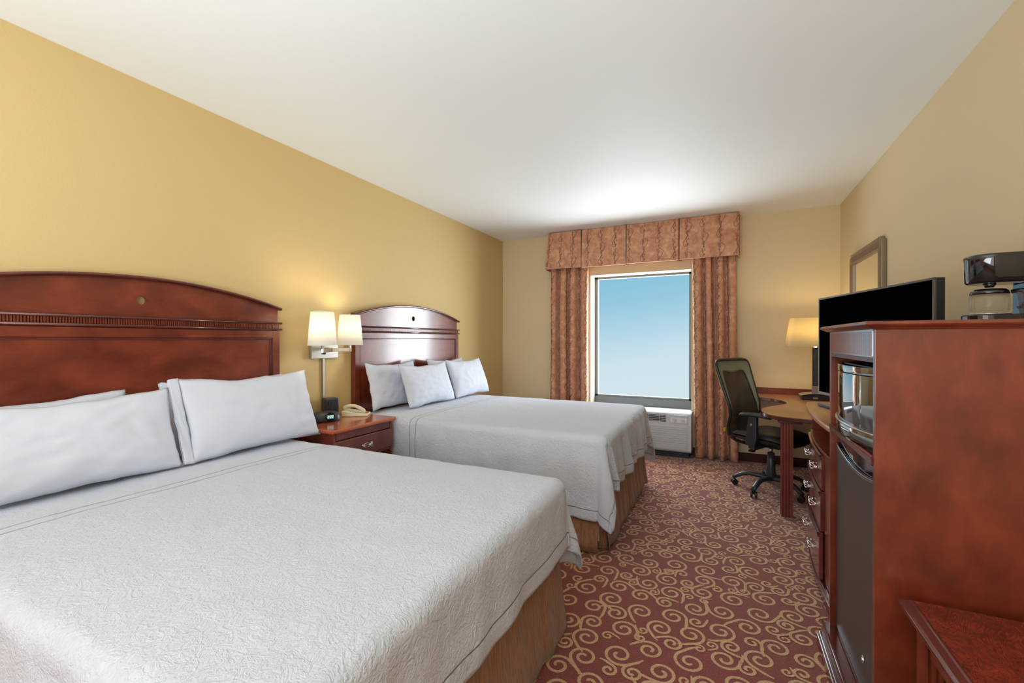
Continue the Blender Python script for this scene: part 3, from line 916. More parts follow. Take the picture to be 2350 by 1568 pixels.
# ------------------------------------------------------------------ valance and curtains with embroidered vines
def vine_strokes(H, phase, period=0.335):
    """polylines (du, v) of one embroidered vine column over height H"""
    out_ = []
    k0 = -1
    while True:
        vt = H + phase * period - k0 * period
        k0 += 1
        if vt < -period: break
        s1 = []
        for i in range(13):                                  # curl at the head
            a = -0.2 + 4.9 * i / 12; r = 0.0025 + 0.0085 * i / 12
            s1.append((0.006 + r * cos(a), vt - 0.010 + r * sin(a)))
        for p in ((-0.004, -0.030), (0.010, -0.047), (0.034, -0.060), (0.046, -0.082), (0.042, -0.108), (0.026, -0.135), (0.010, -0.165), (0.002, -0.198),
                  (-0.010, -0.228), (-0.030, -0.258), (-0.038, -0.286), (-0.030, -0.312), (-0.014, -0.322), (-0.004, -0.312), (-0.006, -0.300)):
            s1.append((p[0], vt + p[1]))
        out_.append(s1)
        for (cu, cv, r, sgn) in ((-0.010, -0.085, 0.009, 1), (-0.012, -0.118, 0.008, -1), (0.004, -0.150, 0.008, 1), (-0.004, -0.176, 0.009, -1), (0.008, -0.205, 0.007, 1)):
            out_.append([(cu + r * cos(a) * (0.7 + 0.1 * a / 6), vt + cv + r * sin(a) * 1.25) for a in [sgn * 6.6 * i / 12 for i in range(13)]])
        out_.append([(-0.004 + 0.008 * sin(i * 1.1), vt - 0.05 - 0.020 * i) for i in range(15)])
        for (cu, cv, r, sgn) in ((0.012, -0.238, 0.009, -1), (-0.006, -0.262, 0.008, 1), (0.010, -0.292, 0.008, -1), (-0.016, -0.060, 0.008, 1)):
            out_.append([(cu + r * cos(a) * (0.7 + 0.1 * a / 6), vt + cv + r * sin(a) * 1.2) for a in [sgn * 6.0 * i / 12 for i in range(13)]])
    # clip to the cloth, smooth
    res = []
    for s_ in out_:
        run = []
        for p in s_:
            if 0.004 < p[1] < H - 0.004: run.append(p)
            else:
                if len(run) > 2: res.append(run)
                run = []
        if len(run) > 2: res.append(run)
    sm = []
    for r in res:
        q = []
        for i in range(len(r) - 1):
            p0, p1, p2, p3 = r[max(i - 1, 0)], r[i], r[i + 1], r[min(i + 2, len(r) - 1)]
            for j in range(3):
                t_ = j / 3
                q.append(tuple(0.5 * (2 * p1[c] + (p2[c] - p0[c]) * t_ + (2 * p0[c] - 5 * p1[c] + 4 * p2[c] - p3[c]) * t_ ** 2 + (3 * p1[c] - p0[c] - 3 * p2[c] + p3[c]) * t_ ** 3) for c in (0, 1)))
        q.append(r[-1]); sm.append(q)
    return sm


def embroider(bm, surf, u0, u1, H, spacing=0.168, start=0.05, w=0.0016, off=0.0012, mi=1):
    k = 0; u = u0 + start
    while u < u1 + 0.03:
        for st in vine_strokes(H, (0.5 if k % 2 else 0.0) + 0.1 * ((k * 7) % 3)):
            pv = None
            n = len(st)
            for i, (du, v) in enumerate(st):
                uu = u + du
                if not (u0 + 0.002 < uu < u1 - 0.002): pv = None; continue
                a, b_ = st[max(i - 1, 0)], st[min(i + 1, n - 1)]
                dx, dy = b_[0] - a[0], b_[1] - a[1]; l = hypot(dx, dy) or 1
                ww = w
                q = []
                for s_ in (-1, 1):
                    P, Nn = surf(min(max(uu - s_ * dy / l * ww, u0), u1), v + s_ * dx / l * ww)
                    q.append(bm.verts.new(P + Nn * off))
                if pv:
                    try: f = bm.faces.new((pv[0], pv[1], q[1], q[0])); f.material_index = mi
                    except ValueError: pass
                pv = q
        u += spacing; k += 1


VX0, VX1, VYF, VZ0, VZ1 = -2.085, 0.135, 5.295, 2.243, 2.708
va = thing('window_valance', 'rust patterned box valance with three pleats across the window top', 'valance', ((VX0 + VX1) / 2, 5.39, VZ0))
bm = B(); box(bm, VX0 + 0.045, VX1 - 0.008, VYF + 0.02, YB, VZ1 - 0.012, VZ1 + 0.010); obj('mounting_board', bm, 'skirting', va)
edges = [VX0, -1.605, -1.055, -0.465, VX1]
for k in range(4):
    bm = B(); g = 0.006
    a, b_ = edges[k] + (g if k else 0), edges[k + 1] - (g if k < 3 else 0)
    z0 = VZ0 + (0.002, -0.004, 0.0, 0.004)[k]
    H = VZ1 - z0
    def surf(u, v, a=a, b_=b_, k=k, H=H, z0=z0):
        tt = (u - a) / (b_ - a)
        x = u
        if k == 0: x = u + (0.045 * (v / H)) * (1 - tt)            # the left end flares out towards its hem
        y = VYF - 0.012 * (1 - v / H) - 0.003 * sin(pi * tt)
        return Vector((x, y, z0 + v)), Vector((0, -1, 0))
    nu, nv = 16, 8
    grid(bm, lambda u, v: surf(a + (b_ - a) * u, H * v)[0], nu, nv, smooth=False)
    embroider(bm, surf, a, b_, H, start=0.03 + 0.05 * k % 0.1)
    o = obj('valance_panel', bm, ['drape', 'vine'], va)
    so = o.modifiers.new('thick', 'SOLIDIFY'); so.thickness = 0.012; so.offset = -1
for k in (1, 2, 3):
    bm = B(); box(bm, edges[k] - 0.03, edges[k] + 0.03, VYF + 0.016, VYF + 0.024, VZ0 - 0.004, VZ1 - 0.006); obj('pleat_backing', bm, 'vine', va)
for s_ in (0, 1):
    bm = B(); H = VZ1 - VZ0
    xf = VX0 if s_ == 0 else VX1
    def surf(u, v, xf=xf, s_=s_):
        sk_ = 0.045 * (v / H) if s_ == 0 else 0.0
        return Vector((xf + sk_ + (0.010 * (u / 0.17) if s_ else 0), VYF + u, VZ0 + v)), Vector((-1 if s_ == 0 else 1, 0, 0))
    grid(bm, lambda u, v: surf(0.178 * u, H * v)[0], 6, 6, smooth=False)
    embroider(bm, surf, 0.0, 0.176, H, start=0.06)
    o = obj('valance_return', bm, ['drape', 'vine'], va); so = o.modifiers.new('thick', 'SOLIDIFY'); so.thickness = 0.010; so.offset = 0


def curtain(x0, x1, folds, label, seed, lean=0.0, ybase=5.392, amp=0.052):
    """folds: list of relative fold widths; built from cumulative arc length so the print follows the cloth"""
    H = 2.285 - 0.012
    n = 400; tot = sum(folds)
    prof = []
    for i in range(n + 1):
        p = i / n * tot; acc = 0
        for k, w in enumerate(folds):
            if p <= acc + w or k == len(folds) - 1: break
            acc += w
        q = min(1.0, (p - acc) / w)
        s_ = (1 if k % 2 == 0 else -1)
        y = -s_ * amp * (sin(pi * q) ** 0.75 if q < 1 else 0) * (0.7 + 0.6 * ((seed * 13 + k * 7) % 5) / 5)
        x = i / n - 0.10 * s_ * sin(2 * pi * q) * w / tot * (1 if s_ > 0 else 0.6)
        prof.append((x, y))
    cum = [0.0]
    for a, b_ in zip(prof, prof[1:]): cum.append(cum[-1] + hypot((b_[0] - a[0]) * (x1 - x0), b_[1] - a[1]))
    LT = cum[-1]
    def at(u):
        lo_, hi_ = 0, n
        while hi_ - lo_ > 1:
            m = (lo_ + hi_) // 2
            if cum[m] <= u: lo_ = m
            else: hi_ = m
        f = (u - cum[lo_]) / max(cum[lo_ + 1] - cum[lo_], 1e-9)
        return prof[lo_][0] * (1 - f) + prof[lo_ + 1][0] * f, prof[lo_][1] * (1 - f) + prof[lo_ + 1][1] * f
    def P(u, v):
        fx, fy = at(u); vv = v / H
        pin = 1 - 0.25 * max(0, vv - 0.85) / 0.15
        x = x0 + (x1 - x0) * (fx * 1.0) + 0.006 * fbm(fx * 3, vv * 2.2, seed) + lean * (vv - 0.5)
        y = ybase + fy * (1.0 + 0.25 * (1 - vv)) * pin + 0.006 * fbm(fx * 5, vv * 3, seed + 4)
        return Vector((x, y, 0.012 + v + 0.004 * sin(fx * 17)))
    def surf(u, v):
        e = 0.0015
        a, b_ = P(max(u - e, 0), v), P(min(u + e, LT), v)
        d = (b_ - a); nn = Vector((d.y, -d.x, 0))
        if nn.length < 1e-9: nn = Vector((0, -1, 0))
        return P(u, v), nn.normalized()
    bm = B(); grid(bm, lambda u, v: P(LT * u, H * v), 220, 36)
    embroider(bm, surf, 0.0, LT, H, spacing=0.168, start=0.04)
    o = obj('curtain', bm, ['drape', 'vine'], smooth=True)
    so = o.modifiers.new('thick', 'SOLIDIFY'); so.thickness = 0.003; so.offset = 1
    return tag(o, label, 'curtain', 'rust curtains beside the window')


curtain(-2.045, -1.545, [1, 0.7, 1.1, 0.6, 1.2, 0.8, 1.2], 'rust vine-patterned curtain at the side of the window nearer the beds', 2)
curtain(-0.318, 0.122, [1.5, 0.8, 1.0, 0.7, 1.1, 0.8, 1.2], 'rust vine-patterned curtain between the air conditioner and the office chair', 5, lean=-0.03)

# ------------------------------------------------------------------ wall air conditioner
ac = thing('air_conditioner', 'pale grey wall air conditioner with louvres below the window', 'air conditioner', (-0.85, 5.36, 0))
ax0, ax1, ay, az0, az1 = -1.395, -0.332, 5.25, 0.075, 0.512
bm = B(); prism(bm, [(ay + 0.012, az0), (ay, az0 + 0.02), (ay, az1 - 0.14), (ay + 0.014, az1 - 0.012), (ay + 0.03, az1), (YB, az1), (YB, az0)], 'x', ax0, ax1)
obj('cover', bm, 'ptac', ac, bevel=0.006, seg=3)
bm = B()
for k in range(11):
    z = az0 + 0.030 + k * 0.0245
    prism(bm, [(ay - 0.007, z), (ay - 0.007, z + 0.010), (ay + 0.002, z + 0.019), (ay + 0.002, z + 0.004)], 'x', ax0 + 0.05, ax1 - 0.05)
obj('louvre_grille', bm, 'ptac', ac)
bm = B(); box(bm, ax0 + 0.05, ax1 - 0.27, ay - 0.001, ay + 0.004, az1 - 0.105, az1 - 0.030)
vt = obj('air_outlet', bm, 'ptac_dark', ac)
bm = B()
for k in range(4):
    z = az1 - 0.100 + k * 0.019; box(bm, ax0 + 0.05, ax1 - 0.27, ay - 0.005, ay + 0.001, z, z + 0.006)
for k in range(6):
    x = ax0 + 0.12 + k * 0.12; box(bm, x, x + 0.004, ay - 0.006, ay + 0.001, az1 - 0.105, az1 - 0.030)
obj('vent_slats', bm, 'ptac', vt)
bm = B(); box(bm, ax1 - 0.235, ax1 - 0.035, ay - 0.004, ay + 0.004, az1 - 0.118, az1 - 0.022); cp = obj('control_panel', bm, 'ptac', ac, bevel=0.003)
bm = B(); box(bm, ax1 - 0.222, ax1 - 0.048, ay - 0.0055, ay - 0.003, az1 - 0.106, az1 - 0.050); obj('dial_plate', bm, 'white_plastic', cp)
for k, x in enumerate((ax1 - 0.175, ax1 - 0.088)):
    bm = B(); cyl(bm, (x, ay - 0.005, az1 - 0.080), (x, ay - 0.018, az1 - 0.080), 0.020, 24)
    box(bm, x - 0.003, x + 0.003, ay - 0.024, ay - 0.017, az1 - 0.098, az1 - 0.062)
    obj('knob', bm, 'ptac', cp, bevel=0.002)
bm = B(); box(bm, ax1 - 0.194, ax1 - 0.188, ay - 0.0065, ay - 0.005, az1 - 0.098, az1 - 0.062); obj('red_marking', bm, 'red', cp)
bm = B(); box(bm, ax0 + 0.03, ax1 - 0.03, ay + 0.06, YB - 0.02, 0.0015, az0 + 0.004); obj('base_duct', bm, 'ptac_dark', ac)

# ------------------------------------------------------------------ desk
dk = thing('desk', 'tan topped wooden desk with a cutout and a fluted leg under the lamp', 'desk', (0.7, 4.6, 0))
def smooth_closed(pts, it=3):
    for _ in range(it):
        q = []
        for a, b_ in zip(pts, pts[1:] + pts[:1]):
            q.append((a[0] * 0.75 + b_[0] * 0.25, a[1] * 0.75 + b_[1] * 0.25)); q.append((a[0] * 0.25 + b_[0] * 0.75, a[1] * 0.25 + b_[1] * 0.75))
        pts = q
    return pts
def catmull(pts, n=6):
    out_ = []
    for i in range(len(pts) - 1):
        p0, p1, p2, p3 = pts[max(i - 1, 0)], pts[i], pts[i + 1], pts[min(i + 2, len(pts) - 1)]
        for j in range(n):
            t_ = j / n
            out_.append(tuple(0.5 * (2 * p1[c] + (p2[c] - p0[c]) * t_ + (2 * p0[c] - 5 * p1[c] + 4 * p2[c] - p3[c]) * t_ ** 2 + (3 * p1[c] - p0[c] - 3 * p2[c] + p3[c]) * t_ ** 3) for c in (0, 1)))
    out_.append(pts[-1]); return out_
free = catmull([(1.045, 3.79), (0.80, 3.79), (0.60, 3.805), (0.485, 3.830), (0.378, 3.868), (0.310, 3.935), (0.275, 4.06), (0.278, 4.22), (0.330, 4.37), (0.415, 4.51), (0.490, 4.64),
                (0.520, 4.735), (0.505, 4.87), (0.445, 5.00), (0.355, 5.075), (0.25, 5.13), (0.20, 5.22), (0.19, 5.33), (0.19, YB - 0.005)], 5)
top_pts = [(1.045, YB - 0.005)] + free
bm = B(); prism(bm, top_pts, 'z', 0.7305, 0.760); obj('table_top', bm, 'desk_top', dk, bevel=0.004)
bm = B()
def strip_edge(bm, path, z0, z1, off):
    L_ = []
    n = len(path)
    for i, p in enumerate(path):
        a, b_ = path[max(i - 1, 0)], path[min(i + 1, n - 1)]; dx, dy = b_[0] - a[0], b_[1] - a[1]; l = hypot(dx, dy)
        nx, ny = dy / l, -dx / l
        L_.append([bm.verts.new((p[0] - nx * o, p[1] - ny * o, z)) for o, z in ((-0.001, z0), (off, z0 + 0.003), (off, z1 - 0.003), (-0.001, z1))])
    for A, Bq in zip(L_, L_[1:]):
        for k in range(4): bm.faces.new((A[k], A[(k + 1) % 4], Bq[(k + 1) % 4], Bq[k]))
    bm.faces.new(L_[0]); bm.faces.new(L_[-1][::-1])
strip_edge(bm, free, 0.7295, 0.7585, 0.004)
obj('edge_band', bm, 'trim', dk)
bm = B(); box(bm, 0.19, XR - 0.017, YB - 0.030, YB - 0.001, 0.7605, 0.824); box(bm, XR - 0.034, XR - 0.016, 3.80, YB - 0.031, 0.7605, 0.824)
obj('splashback', bm, 'cherry_h', dk, bevel=0.003)
def fluted_leg(parent, cx, cy, z1, w=0.076, mat='cherry_red', z0=0.0015):
    pts = []; m = 3; hw_ = w / 2
    # square with flutes on each side
    for s_ in range(4):
        a = s_ * pi / 2
        for k in range(m * 8 + 1):
            t_ = k / (m * 8); y = -hw_ + w * t_
            d = hw_
            if 0.12 < t_ < 0.88:
                q = ((t_ - 0.12) / 0.76 * m) % 1.0; d -= 0.0075 * sin(pi * q) ** 0.5
            if k == m * 8: continue
            pts.append((cx + d * cos(a) - y * sin(a), cy + d * sin(a) + y * cos(a)))
    bm = B(); prism(bm, pts, 'z', z0, z1)
    return obj('leg', bm, mat, parent)
fluted_leg(dk, 0.425, 3.90, 0.7295)
bm = B(); box(bm, 0.37, 0.52, 3.86, 4.02, 0.708, 0.7295); obj('corner_block', bm, 'dark_inside', dk, bevel=0.002)
bm = B(); box(bm, 1.0, XR - 0.016, 3.84, 5.40, 0.0015, 0.7295); obj('end_panel', bm, 'dark_inside', dk)
bm = B(); box(bm, 0.562, 0.612, 5.36, 5.42, 0.0015, 0.7295); obj('rear_leg', bm, 'cherry', dk, bevel=0.002)

# ------------------------------------------------------------------ desk lamp
lp = thing('desk_lamp', 'desk lamp with a cream shade and black outlet base', 'table lamp', (0.79, 5.10, 0.7605))
bm = B()
pts = [(-0.115, 0.0), (0.115, 0.0), (0.118, 0.030), (0.10, 0.040), (0.05, 0.052), (0, 0.056), (-0.05, 0.052), (-0.10, 0.040), (-0.118, 0.030)]
prism(bm, pts, 'y', -0.075, 0.075); obj('base', bm, 'black_plastic', lp, world=False, bevel=0.004)
bm = B()
prev = None
for i in range(13):
    x = -0.13 + 0.26 * i / 12; z = 0.040 + 0.022 * (1 - (x / 0.13) ** 2)
    row = [bm.verts.new((x, y, z + dz)) for y, dz in ((-0.082, 0), (0.082, 0), (0.082, 0.004), (-0.082, 0.004))]
    if prev:
        for k in range(4): bm.faces.new((prev[k], prev[(k + 1) % 4], row[(k + 1) % 4], row[k]))
    else: bm.faces.new(row)
    prev = row
bm.faces.new(prev[::-1]); obj('top_plate', bm, 'silver', lp, world=False)
bm = B(); box(bm, -0.030, 0.010, -0.0762, -0.0745, 0.012, 0.030); obj('outlet', bm, 'silver', lp, world=False)
bm = B(); box(bm, -0.026, 0.026, -0.040, -0.028, 0.062, 0.135); obj('bracket', bm, 'silver', lp, world=False, bevel=0.002)
bm = B(); box(bm, -0.024, 0.024, -0.028, 0.028, 0.062, 0.505); obj('column', bm, 'grey_plastic', lp, world=False, bevel=0.002)
bm = B()
rows = []
for z, wx, wy in ((0.515, 0.245, 0.150), (0.790, 0.205, 0.120)):
    row = []
    for k in range(64):
        a = 2 * pi * k / 64; c, s_ = cos(a), sin(a); e_ = 0.28
        row.append(bm.verts.new((wx * abs(c) ** e_ * (1 if c >= 0 else -1), wy * abs(s_) ** e_ * (1 if s_ >= 0 else -1), z)))
    rows.append(row)
for k in range(64): bm.faces.new((rows[0][k], rows[0][(k + 1) % 64], rows[1][(k + 1) % 64], rows[1][k])).smooth = True
sh = obj('lamp_shade', bm, 'shade_cream', lp, world=False); so = sh.modifiers.new('thick', 'SOLIDIFY'); so.thickness = 0.0015
bm = B(); lathe(bm, [(0.012, 0.505), (0.014, 0.55), (0.030, 0.60), (0.032, 0.63), (0.02, 0.66), (0.004, 0.668)], 0, 0, 16); obj('bulb', bm, 'bulb', lp, world=False)
l = bpy.data.lights.new('desk_lamp_light', 'POINT'); l.energy = 5.5; l.color = (1, 0.78, 0.42); l.shadow_soft_size = 0.035
o = bpy.data.objects.new('desk_lamp_light', l); C.objects.link(o); o.location = (0.79, 5.10, 0.7605 + 0.70)

# ------------------------------------------------------------------ office chair (local: faces +x)
ch = thing('office_chair', 'black mesh-back office chair on casters pulled up to the desk', 'office chair', (0.372, 4.49, 0.0015), radians(-34))
bm = B(); base_a = [radians(a + 34) for a in (168, 240, 312, 24, 96)]
for a in base_a:
    p = []
    rr = []
    for i in range(11):
        t_ = i / 10; r = 0.03 + 0.275 * t_
        z = 0.115 - 0.004 * t_ - 0.045 * max(0, t_ - 0.55) ** 1.6 / 0.45 ** 1.6 + 0.012 * sin(pi * t_)
        p.append((r * cos(a), r * sin(a), z)); rr.append(0.030 - 0.008 * t_)
    tube(bm, p, rr, 10, flat=0.75)
obj('star_base', bm, 'grey_plastic', ch, world=False, smooth=True)
for a in base_a:
    cx_, cy_ = 0.295 * cos(a), 0.295 * sin(a); tx, ty = -sin(a + 0.5), cos(a + 0.5)
    bm = B()
    for s_ in (-1, 1): cyl(bm, (cx_ + s_ * tx * 0.008, cy_ + s_ * ty * 0.008, 0.028), (cx_ + s_ * tx * 0.026, cy_ + s_ * ty * 0.026, 0.028), 0.026, 20)
    cyl(bm, (cx_, cy_, 0.03), (cx_, cy_, 0.072), 0.010, 10)
    obj('caster', bm, 'black_plastic', ch, world=False, bevel=0.003)
bm = B(); lathe(bm, [(0.040, 0.095), (0.040, 0.15), (0.034, 0.20), (0.033, 0.27), (0.030, 0.275), (0.028, 0.34)], 0, 0, 24); obj('column', bm, 'grey_plastic', ch, world=False)
bm = B(); cyl(bm, (0, 0, 0.33), (0, 0, 0.39), 0.014, 16); obj('gas_lift', bm, 'chrome', ch, world=False, smooth=True)
bm = B(); box(bm, -0.13, 0.10, -0.055, 0.055, 0.385, 0.425); box(bm, -0.27, -0.12, -0.035, 0.035, 0.37, 0.40); obj('tilt_mechanism', bm, 'black_plastic', ch, world=False, bevel=0.012)
bm = B(); cyl(bm, (0.0, -0.05, 0.40), (-0.02, -0.24, 0.385), 0.005, 8); box(bm, -0.04, 0.0, -0.275, -0.235, 0.375, 0.392); obj('lever', bm, 'black_plastic', ch, world=False)
def seat_fn(sg):
    def fn(u, v):
        a, b_ = 2 * u - 1, 2 * v - 1
        ex, ey = 1 - abs(a) ** 4, 1 - abs(b_) ** 4
        x = a * 0.245 * (1 - 0.10 * b_ * b_ * (a > 0)); y = b_ * 0.245 * (1 - 0.08 * a * a)
        th = (0.055 if sg > 0 else 0.050) * (max(ex, 0) ** 0.35) * (max(ey, 0) ** 0.35)
        z = 0.487 + sg * th - (0.020 * max(a, 0) ** 2.5) + (0.010 * b_ * b_ if sg > 0 else 0)
        return (x + 0.02, y, z)
    return fn
bm = B(); grid(bm, seat_fn(1), 28, 28); grid(bm, seat_fn(-1), 28, 28); bmesh.ops.remove_doubles(bm, verts=bm.verts[:], dist=0.0006)
obj('seat', bm, 'leather', ch, world=False, smooth=True)
# back: side profile (z -> x) and half-width (z)
BZ = [(0.40, -0.150, 0.10), (0.425, -0.215, 0.17), (0.47, -0.262, 0.205), (0.55, -0.268, 0.215), (0.66, -0.240, 0.222), (0.74, -0.246, 0.230), (0.88, -0.292, 0.240), (1.02, -0.340, 0.248), (1.09, -0.360, 0.250), (1.125, -0.370, 0.238), (1.143, -0.375, 0.212), (1.151, -0.377, 0.165)]
def back_at(z):
    for (z0, x0_, w0), (z1_, x1_, w1) in zip(BZ, BZ[1:]):
        if z <= z1_: f = (z - z0) / (z1_ - z0); return x0_ + (x1_ - x0_) * f, w0 + (w1 - w0) * f
    return BZ[-1][1], BZ[-1][2]
def bx(z, y): x, w = back_at(z); return x + 0.055 * (1 - (y / 0.25) ** 2) * -0.6
path = []
side = catmull([(q[0], q[2]) for q in BZ], 4)
for z, w in side: path.append((back_at(z)[0], -w, z))
top = [(back_at(1.152)[0], y, 1.153) for y in (-0.11, 0, 0.11)]
path += top
for z, w in side[::-1]: path.append((back_at(z)[0], w, z))
bm = B(); tube(bm, path, 0.014, 10, closed=True)
obj('back_frame', bm, 'black_plastic', ch, world=False, smooth=True)
def rows_back(z0, z1, wi, nz, ny, dx=0.0):
    bm = B()
    def fn(u, v):
        z = z0 + (z1 - z0) * v; x, w = back_at(z); y = (2 * u - 1) * (w - wi)
        return (x + dx - 0.030 * (1 - (2 * u - 1) ** 2), y, z)
    grid(bm, fn, ny, nz); return bm
obj('mesh_back', rows_back(0.44, 1.145, 0.006, 40, 20), 'mesh', ch, world=False, smooth=True)
# wide soft border on the mesh: headrest band and two side wings, one smooth strip
bm = B()
outer = [(-(back_at(z)[1] - 0.004), z) for z in (0.66, 0.74, 0.82, 0.90, 0.98, 1.04, 1.085, 1.115, 1.135)] + [(-0.15, 1.150), (-0.075, 1.152), (0, 1.152)]
inner = [(-0.206, 0.665), (-0.196, 0.74), (-0.190, 0.82), (-0.186, 0.90), (-0.182, 0.96), (-0.176, 1.00), (-0.166, 1.028), (-0.150, 1.040), (-0.125, 1.044), (-0.085, 1.038), (-0.042, 1.028), (0, 1.024)]
def mirrored(p): return catmull(p, 4) + [(-y, z) for y, z in catmull(p, 4)[::-1][1:]]
oo, ii = mirrored(outer), mirrored(inner)
pt = lambda y, z: (back_at(min(z, 1.15))[0] + 0.006 - 0.030 * (1 - min(1, (y / (back_at(min(z, 1.14))[1])) ** 2)), y, z)
rows = [[bm.verts.new(pt(a[0] + (b_[0] - a[0]) * k / 5, a[1] + (b_[1] - a[1]) * k / 5)) for k in range(6)] for a, b_ in zip(oo, ii)]
for A, Bq in zip(rows, rows[1:]):
    for k in range(5): bm.faces.new((A[k], A[k + 1], Bq[k + 1], Bq[k])).smooth = True
o = obj('back_border', bm, 'head_fabric', ch, world=False, smooth=True); so = o.modifiers.new('thick', 'SOLIDIFY'); so.thickness = 0.008; so.offset = 0
o['label'] = 'grey-green fabric border and headrest'
bm = B(); box(bm, -0.30, -0.292, -0.232, -0.205, 0.50, 0.53); o = obj('tag', bm, 'yellow', ch, world=False); o['label'] = 'small yellow tag'
for s_ in (-1, 1):
    bm = B()
    p = [(-0.115, s_ * 0.275, 0.682), (-0.09, s_ * 0.275, 0.694), (0.0, s_ * 0.275, 0.700), (0.09, s_ * 0.27, 0.696), (0.145, s_ * 0.262, 0.684)]
    tube(bm, p, [0.022, 0.040, 0.042, 0.040, 0.024], 14, flat=0.42)
    arm = obj('armrest', bm, 'grey_plastic', ch, world=False, smooth=True)
    bm = B(); prism(bm, [(-0.058, 0.43), (0.020, 0.43), (0.040, 0.50), (0.040, 0.682), (-0.032, 0.682), (-0.052, 0.52)], 'y', s_ * 0.275 - 0.020, s_ * 0.275 + 0.020)
    box(bm, -0.035, 0.02, min(s_ * 0.275, s_ * 0.10), max(s_ * 0.275, s_ * 0.10), 0.405, 0.425)
    box(bm, -0.035, 0.02, s_ * 0.275 - 0.014, s_ * 0.275 + 0.014, 0.405, 0.45)
    obj('arm_post', bm, 'grey_plastic', arm, world=False, bevel=0.008)
    bm = B(); cyl(bm, (0.0, s_ * 0.294, 0.615), (0.0, s_ * 0.303, 0.615), 0.010, 14); obj('arm_button', bm, 'silver', arm, world=False, bevel=0.002)

# ------------------------------------------------------------------ dresser (bow front)
ds = thing('dresser', 'bow-fronted cherry wood dresser with three chrome-handled drawers under the television', 'dresser', (0.78, 2.93, 0))
DY0, DY1 = 2.345, 3.47
bowx = lambda y, base=0.0: 0.462 + 0.052 * ((y - 2.80) / 0.70) ** 2 + base
def bow_slab(bm, y0, y1, z0, z1, base, xback=None, th=None, n=14):
    f = [(bowx(y0 + (y1 - y0) * i / n, base), y0 + (y1 - y0) * i / n) for i in range(n + 1)]
    if th: bk = [(x + th, y) for x, y in f][::-1]
    else: bk = [(xback, y1), (xback, y0)]
    prism(bm, f + bk, 'z', z0, z1)
xb = XR - 0.018
bm = B()
box(bm, 0.53, xb, DY1 - 0.02, DY1, 0.05, 0.893); box(bm, 0.53, xb, DY0, DY0 + 0.02, 0.05, 0.893)
box(bm, xb - 0.012, xb, DY0 + 0.02, DY1 - 0.02, 0.05, 0.893)
bow_slab(bm, DY0 + 0.02, DY1 - 0.02, 0.735, 0.752, 0.004, xback=xb - 0.012)
bow_slab(bm, DY0 + 0.02, DY1 - 0.02, 0.050, 0.066, 0.030, xback=xb - 0.012)
bow_slab(bm, DY0, 2.79, 0.066, 0.735, 0.012, th=0.02)
prism(bm, [(bowx(DY1, 0.012), DY1), (0.53, DY1), (0.53, DY1 - 0.02), (bowx(DY1 - 0.02, 0.012), DY1 - 0.02)], 'z', 0.05, 0.893)
obj('body', bm, 'cherry', ds, bevel=0.0015)
bm = B()
f = [(0.440 + 0.042 * ((y - 2.82) / 0.62) ** 2, y) for y in [DY0 + 0.001 + (3.50 - DY0) * i / 20 for i in range(20)]]
f += [(0.497, 3.520), (0.508, 3.550), (0.53, 3.568), (0.57, 3.575)]
prism(bm, f + [(xb, 3.575), (xb, DY0 + 0.001)], 'z', 0.894, 0.920)
obj('table_top', bm, 'desk_top', ds, bevel=0.007, seg=3)
for k, (z0, z1, bs) in enumerate(((0.540, 0.728, 0.0), (0.322, 0.534, -0.004), (0.066, 0.316, -0.010))):
    bm = B(); bow_slab(bm, 2.80, DY1 - 0.002, z0, z1, bs, th=0.02)
    d = obj('drawer', bm, 'cherry_red', ds, bevel=0.003)
    bm = B(); bow_slab(bm, 2.80, DY1 + 0.002, z1 - 0.010, z1 + 0.002, bs - 0.010, th=0.018); bow_slab(bm, 2.80, DY1 + 0.002, z1 - 0.024, z1 - 0.015, bs - 0.006, th=0.012)
    obj('drawer_lip', bm, 'trim', d, bevel=0.003)
    zc_ = (z0 + z1) / 2 - 0.002
    for y in (3.315, 2.975): bow_handle(d, (bowx(y, bs), y, zc_))
bm = B(); bow_slab(bm, DY0, DY1 + 0.006, 0.0015, 0.046, -0.012, xback=xb); bow_slab(bm, DY0, DY1, 0.046, 0.060, -0.004, xback=xb)
obj('plinth', bm, 'trim', ds, bevel=0.004)
# remote on the dresser
rm = thing('remote_control', 'black remote control lying on the dresser below the television', 'remote control', (0.575, 3.28, 0.9205), radians(15))
bm = B(); box(bm, -0.022, 0.022, -0.085, 0.085, 0.0, 0.018); obj('housing', bm, 'black_plastic', rm, world=False, bevel=0.005)
bm = B()
for i in range(7):
    for j in range(3): box(bm, -0.016 + j * 0.012, -0.008 + j * 0.012, -0.07 + i * 0.018, -0.061 + i * 0.018, 0.017, 0.0195)
obj('buttons', bm, 'silver', rm, world=False)

# ------------------------------------------------------------------ television
pL, pR = Vector((0.526, 3.256, 0)), Vector((0.768, 2.345, 0))
mid = (pL + pR) / 2; dv = (pR - pL); tvw = dv.length
tv = thing('television', 'flat screen television with a black screen standing on the dresser', 'television', (mid.x, mid.y, 0.9205), atan2(dv.y, dv.x))
tz0, tz1 = 0.090, 0.672           # local heights of the panel; local x runs along the screen, -y faces the room
bm = B(); box(bm, -tvw / 2, tvw / 2, 0.0, 0.035, tz0, tz1); obj('housing', bm, 'black_plastic', tv, world=False, bevel=0.004)
bm = B(); bw = 0.009
for (a, b_, c, d) in ((-tvw / 2, tvw / 2, tz1 - bw, tz1), (-tvw / 2, tvw / 2, tz0, tz0 + 0.014), (-tvw / 2, -tvw / 2 + bw, tz0, tz1), (tvw / 2 - bw, tvw / 2, tz0, tz1)):
    box(bm, a, b_, -0.006, 0.0, c, d)
obj('bezel', bm, 'tv_bezel', tv, world=False)
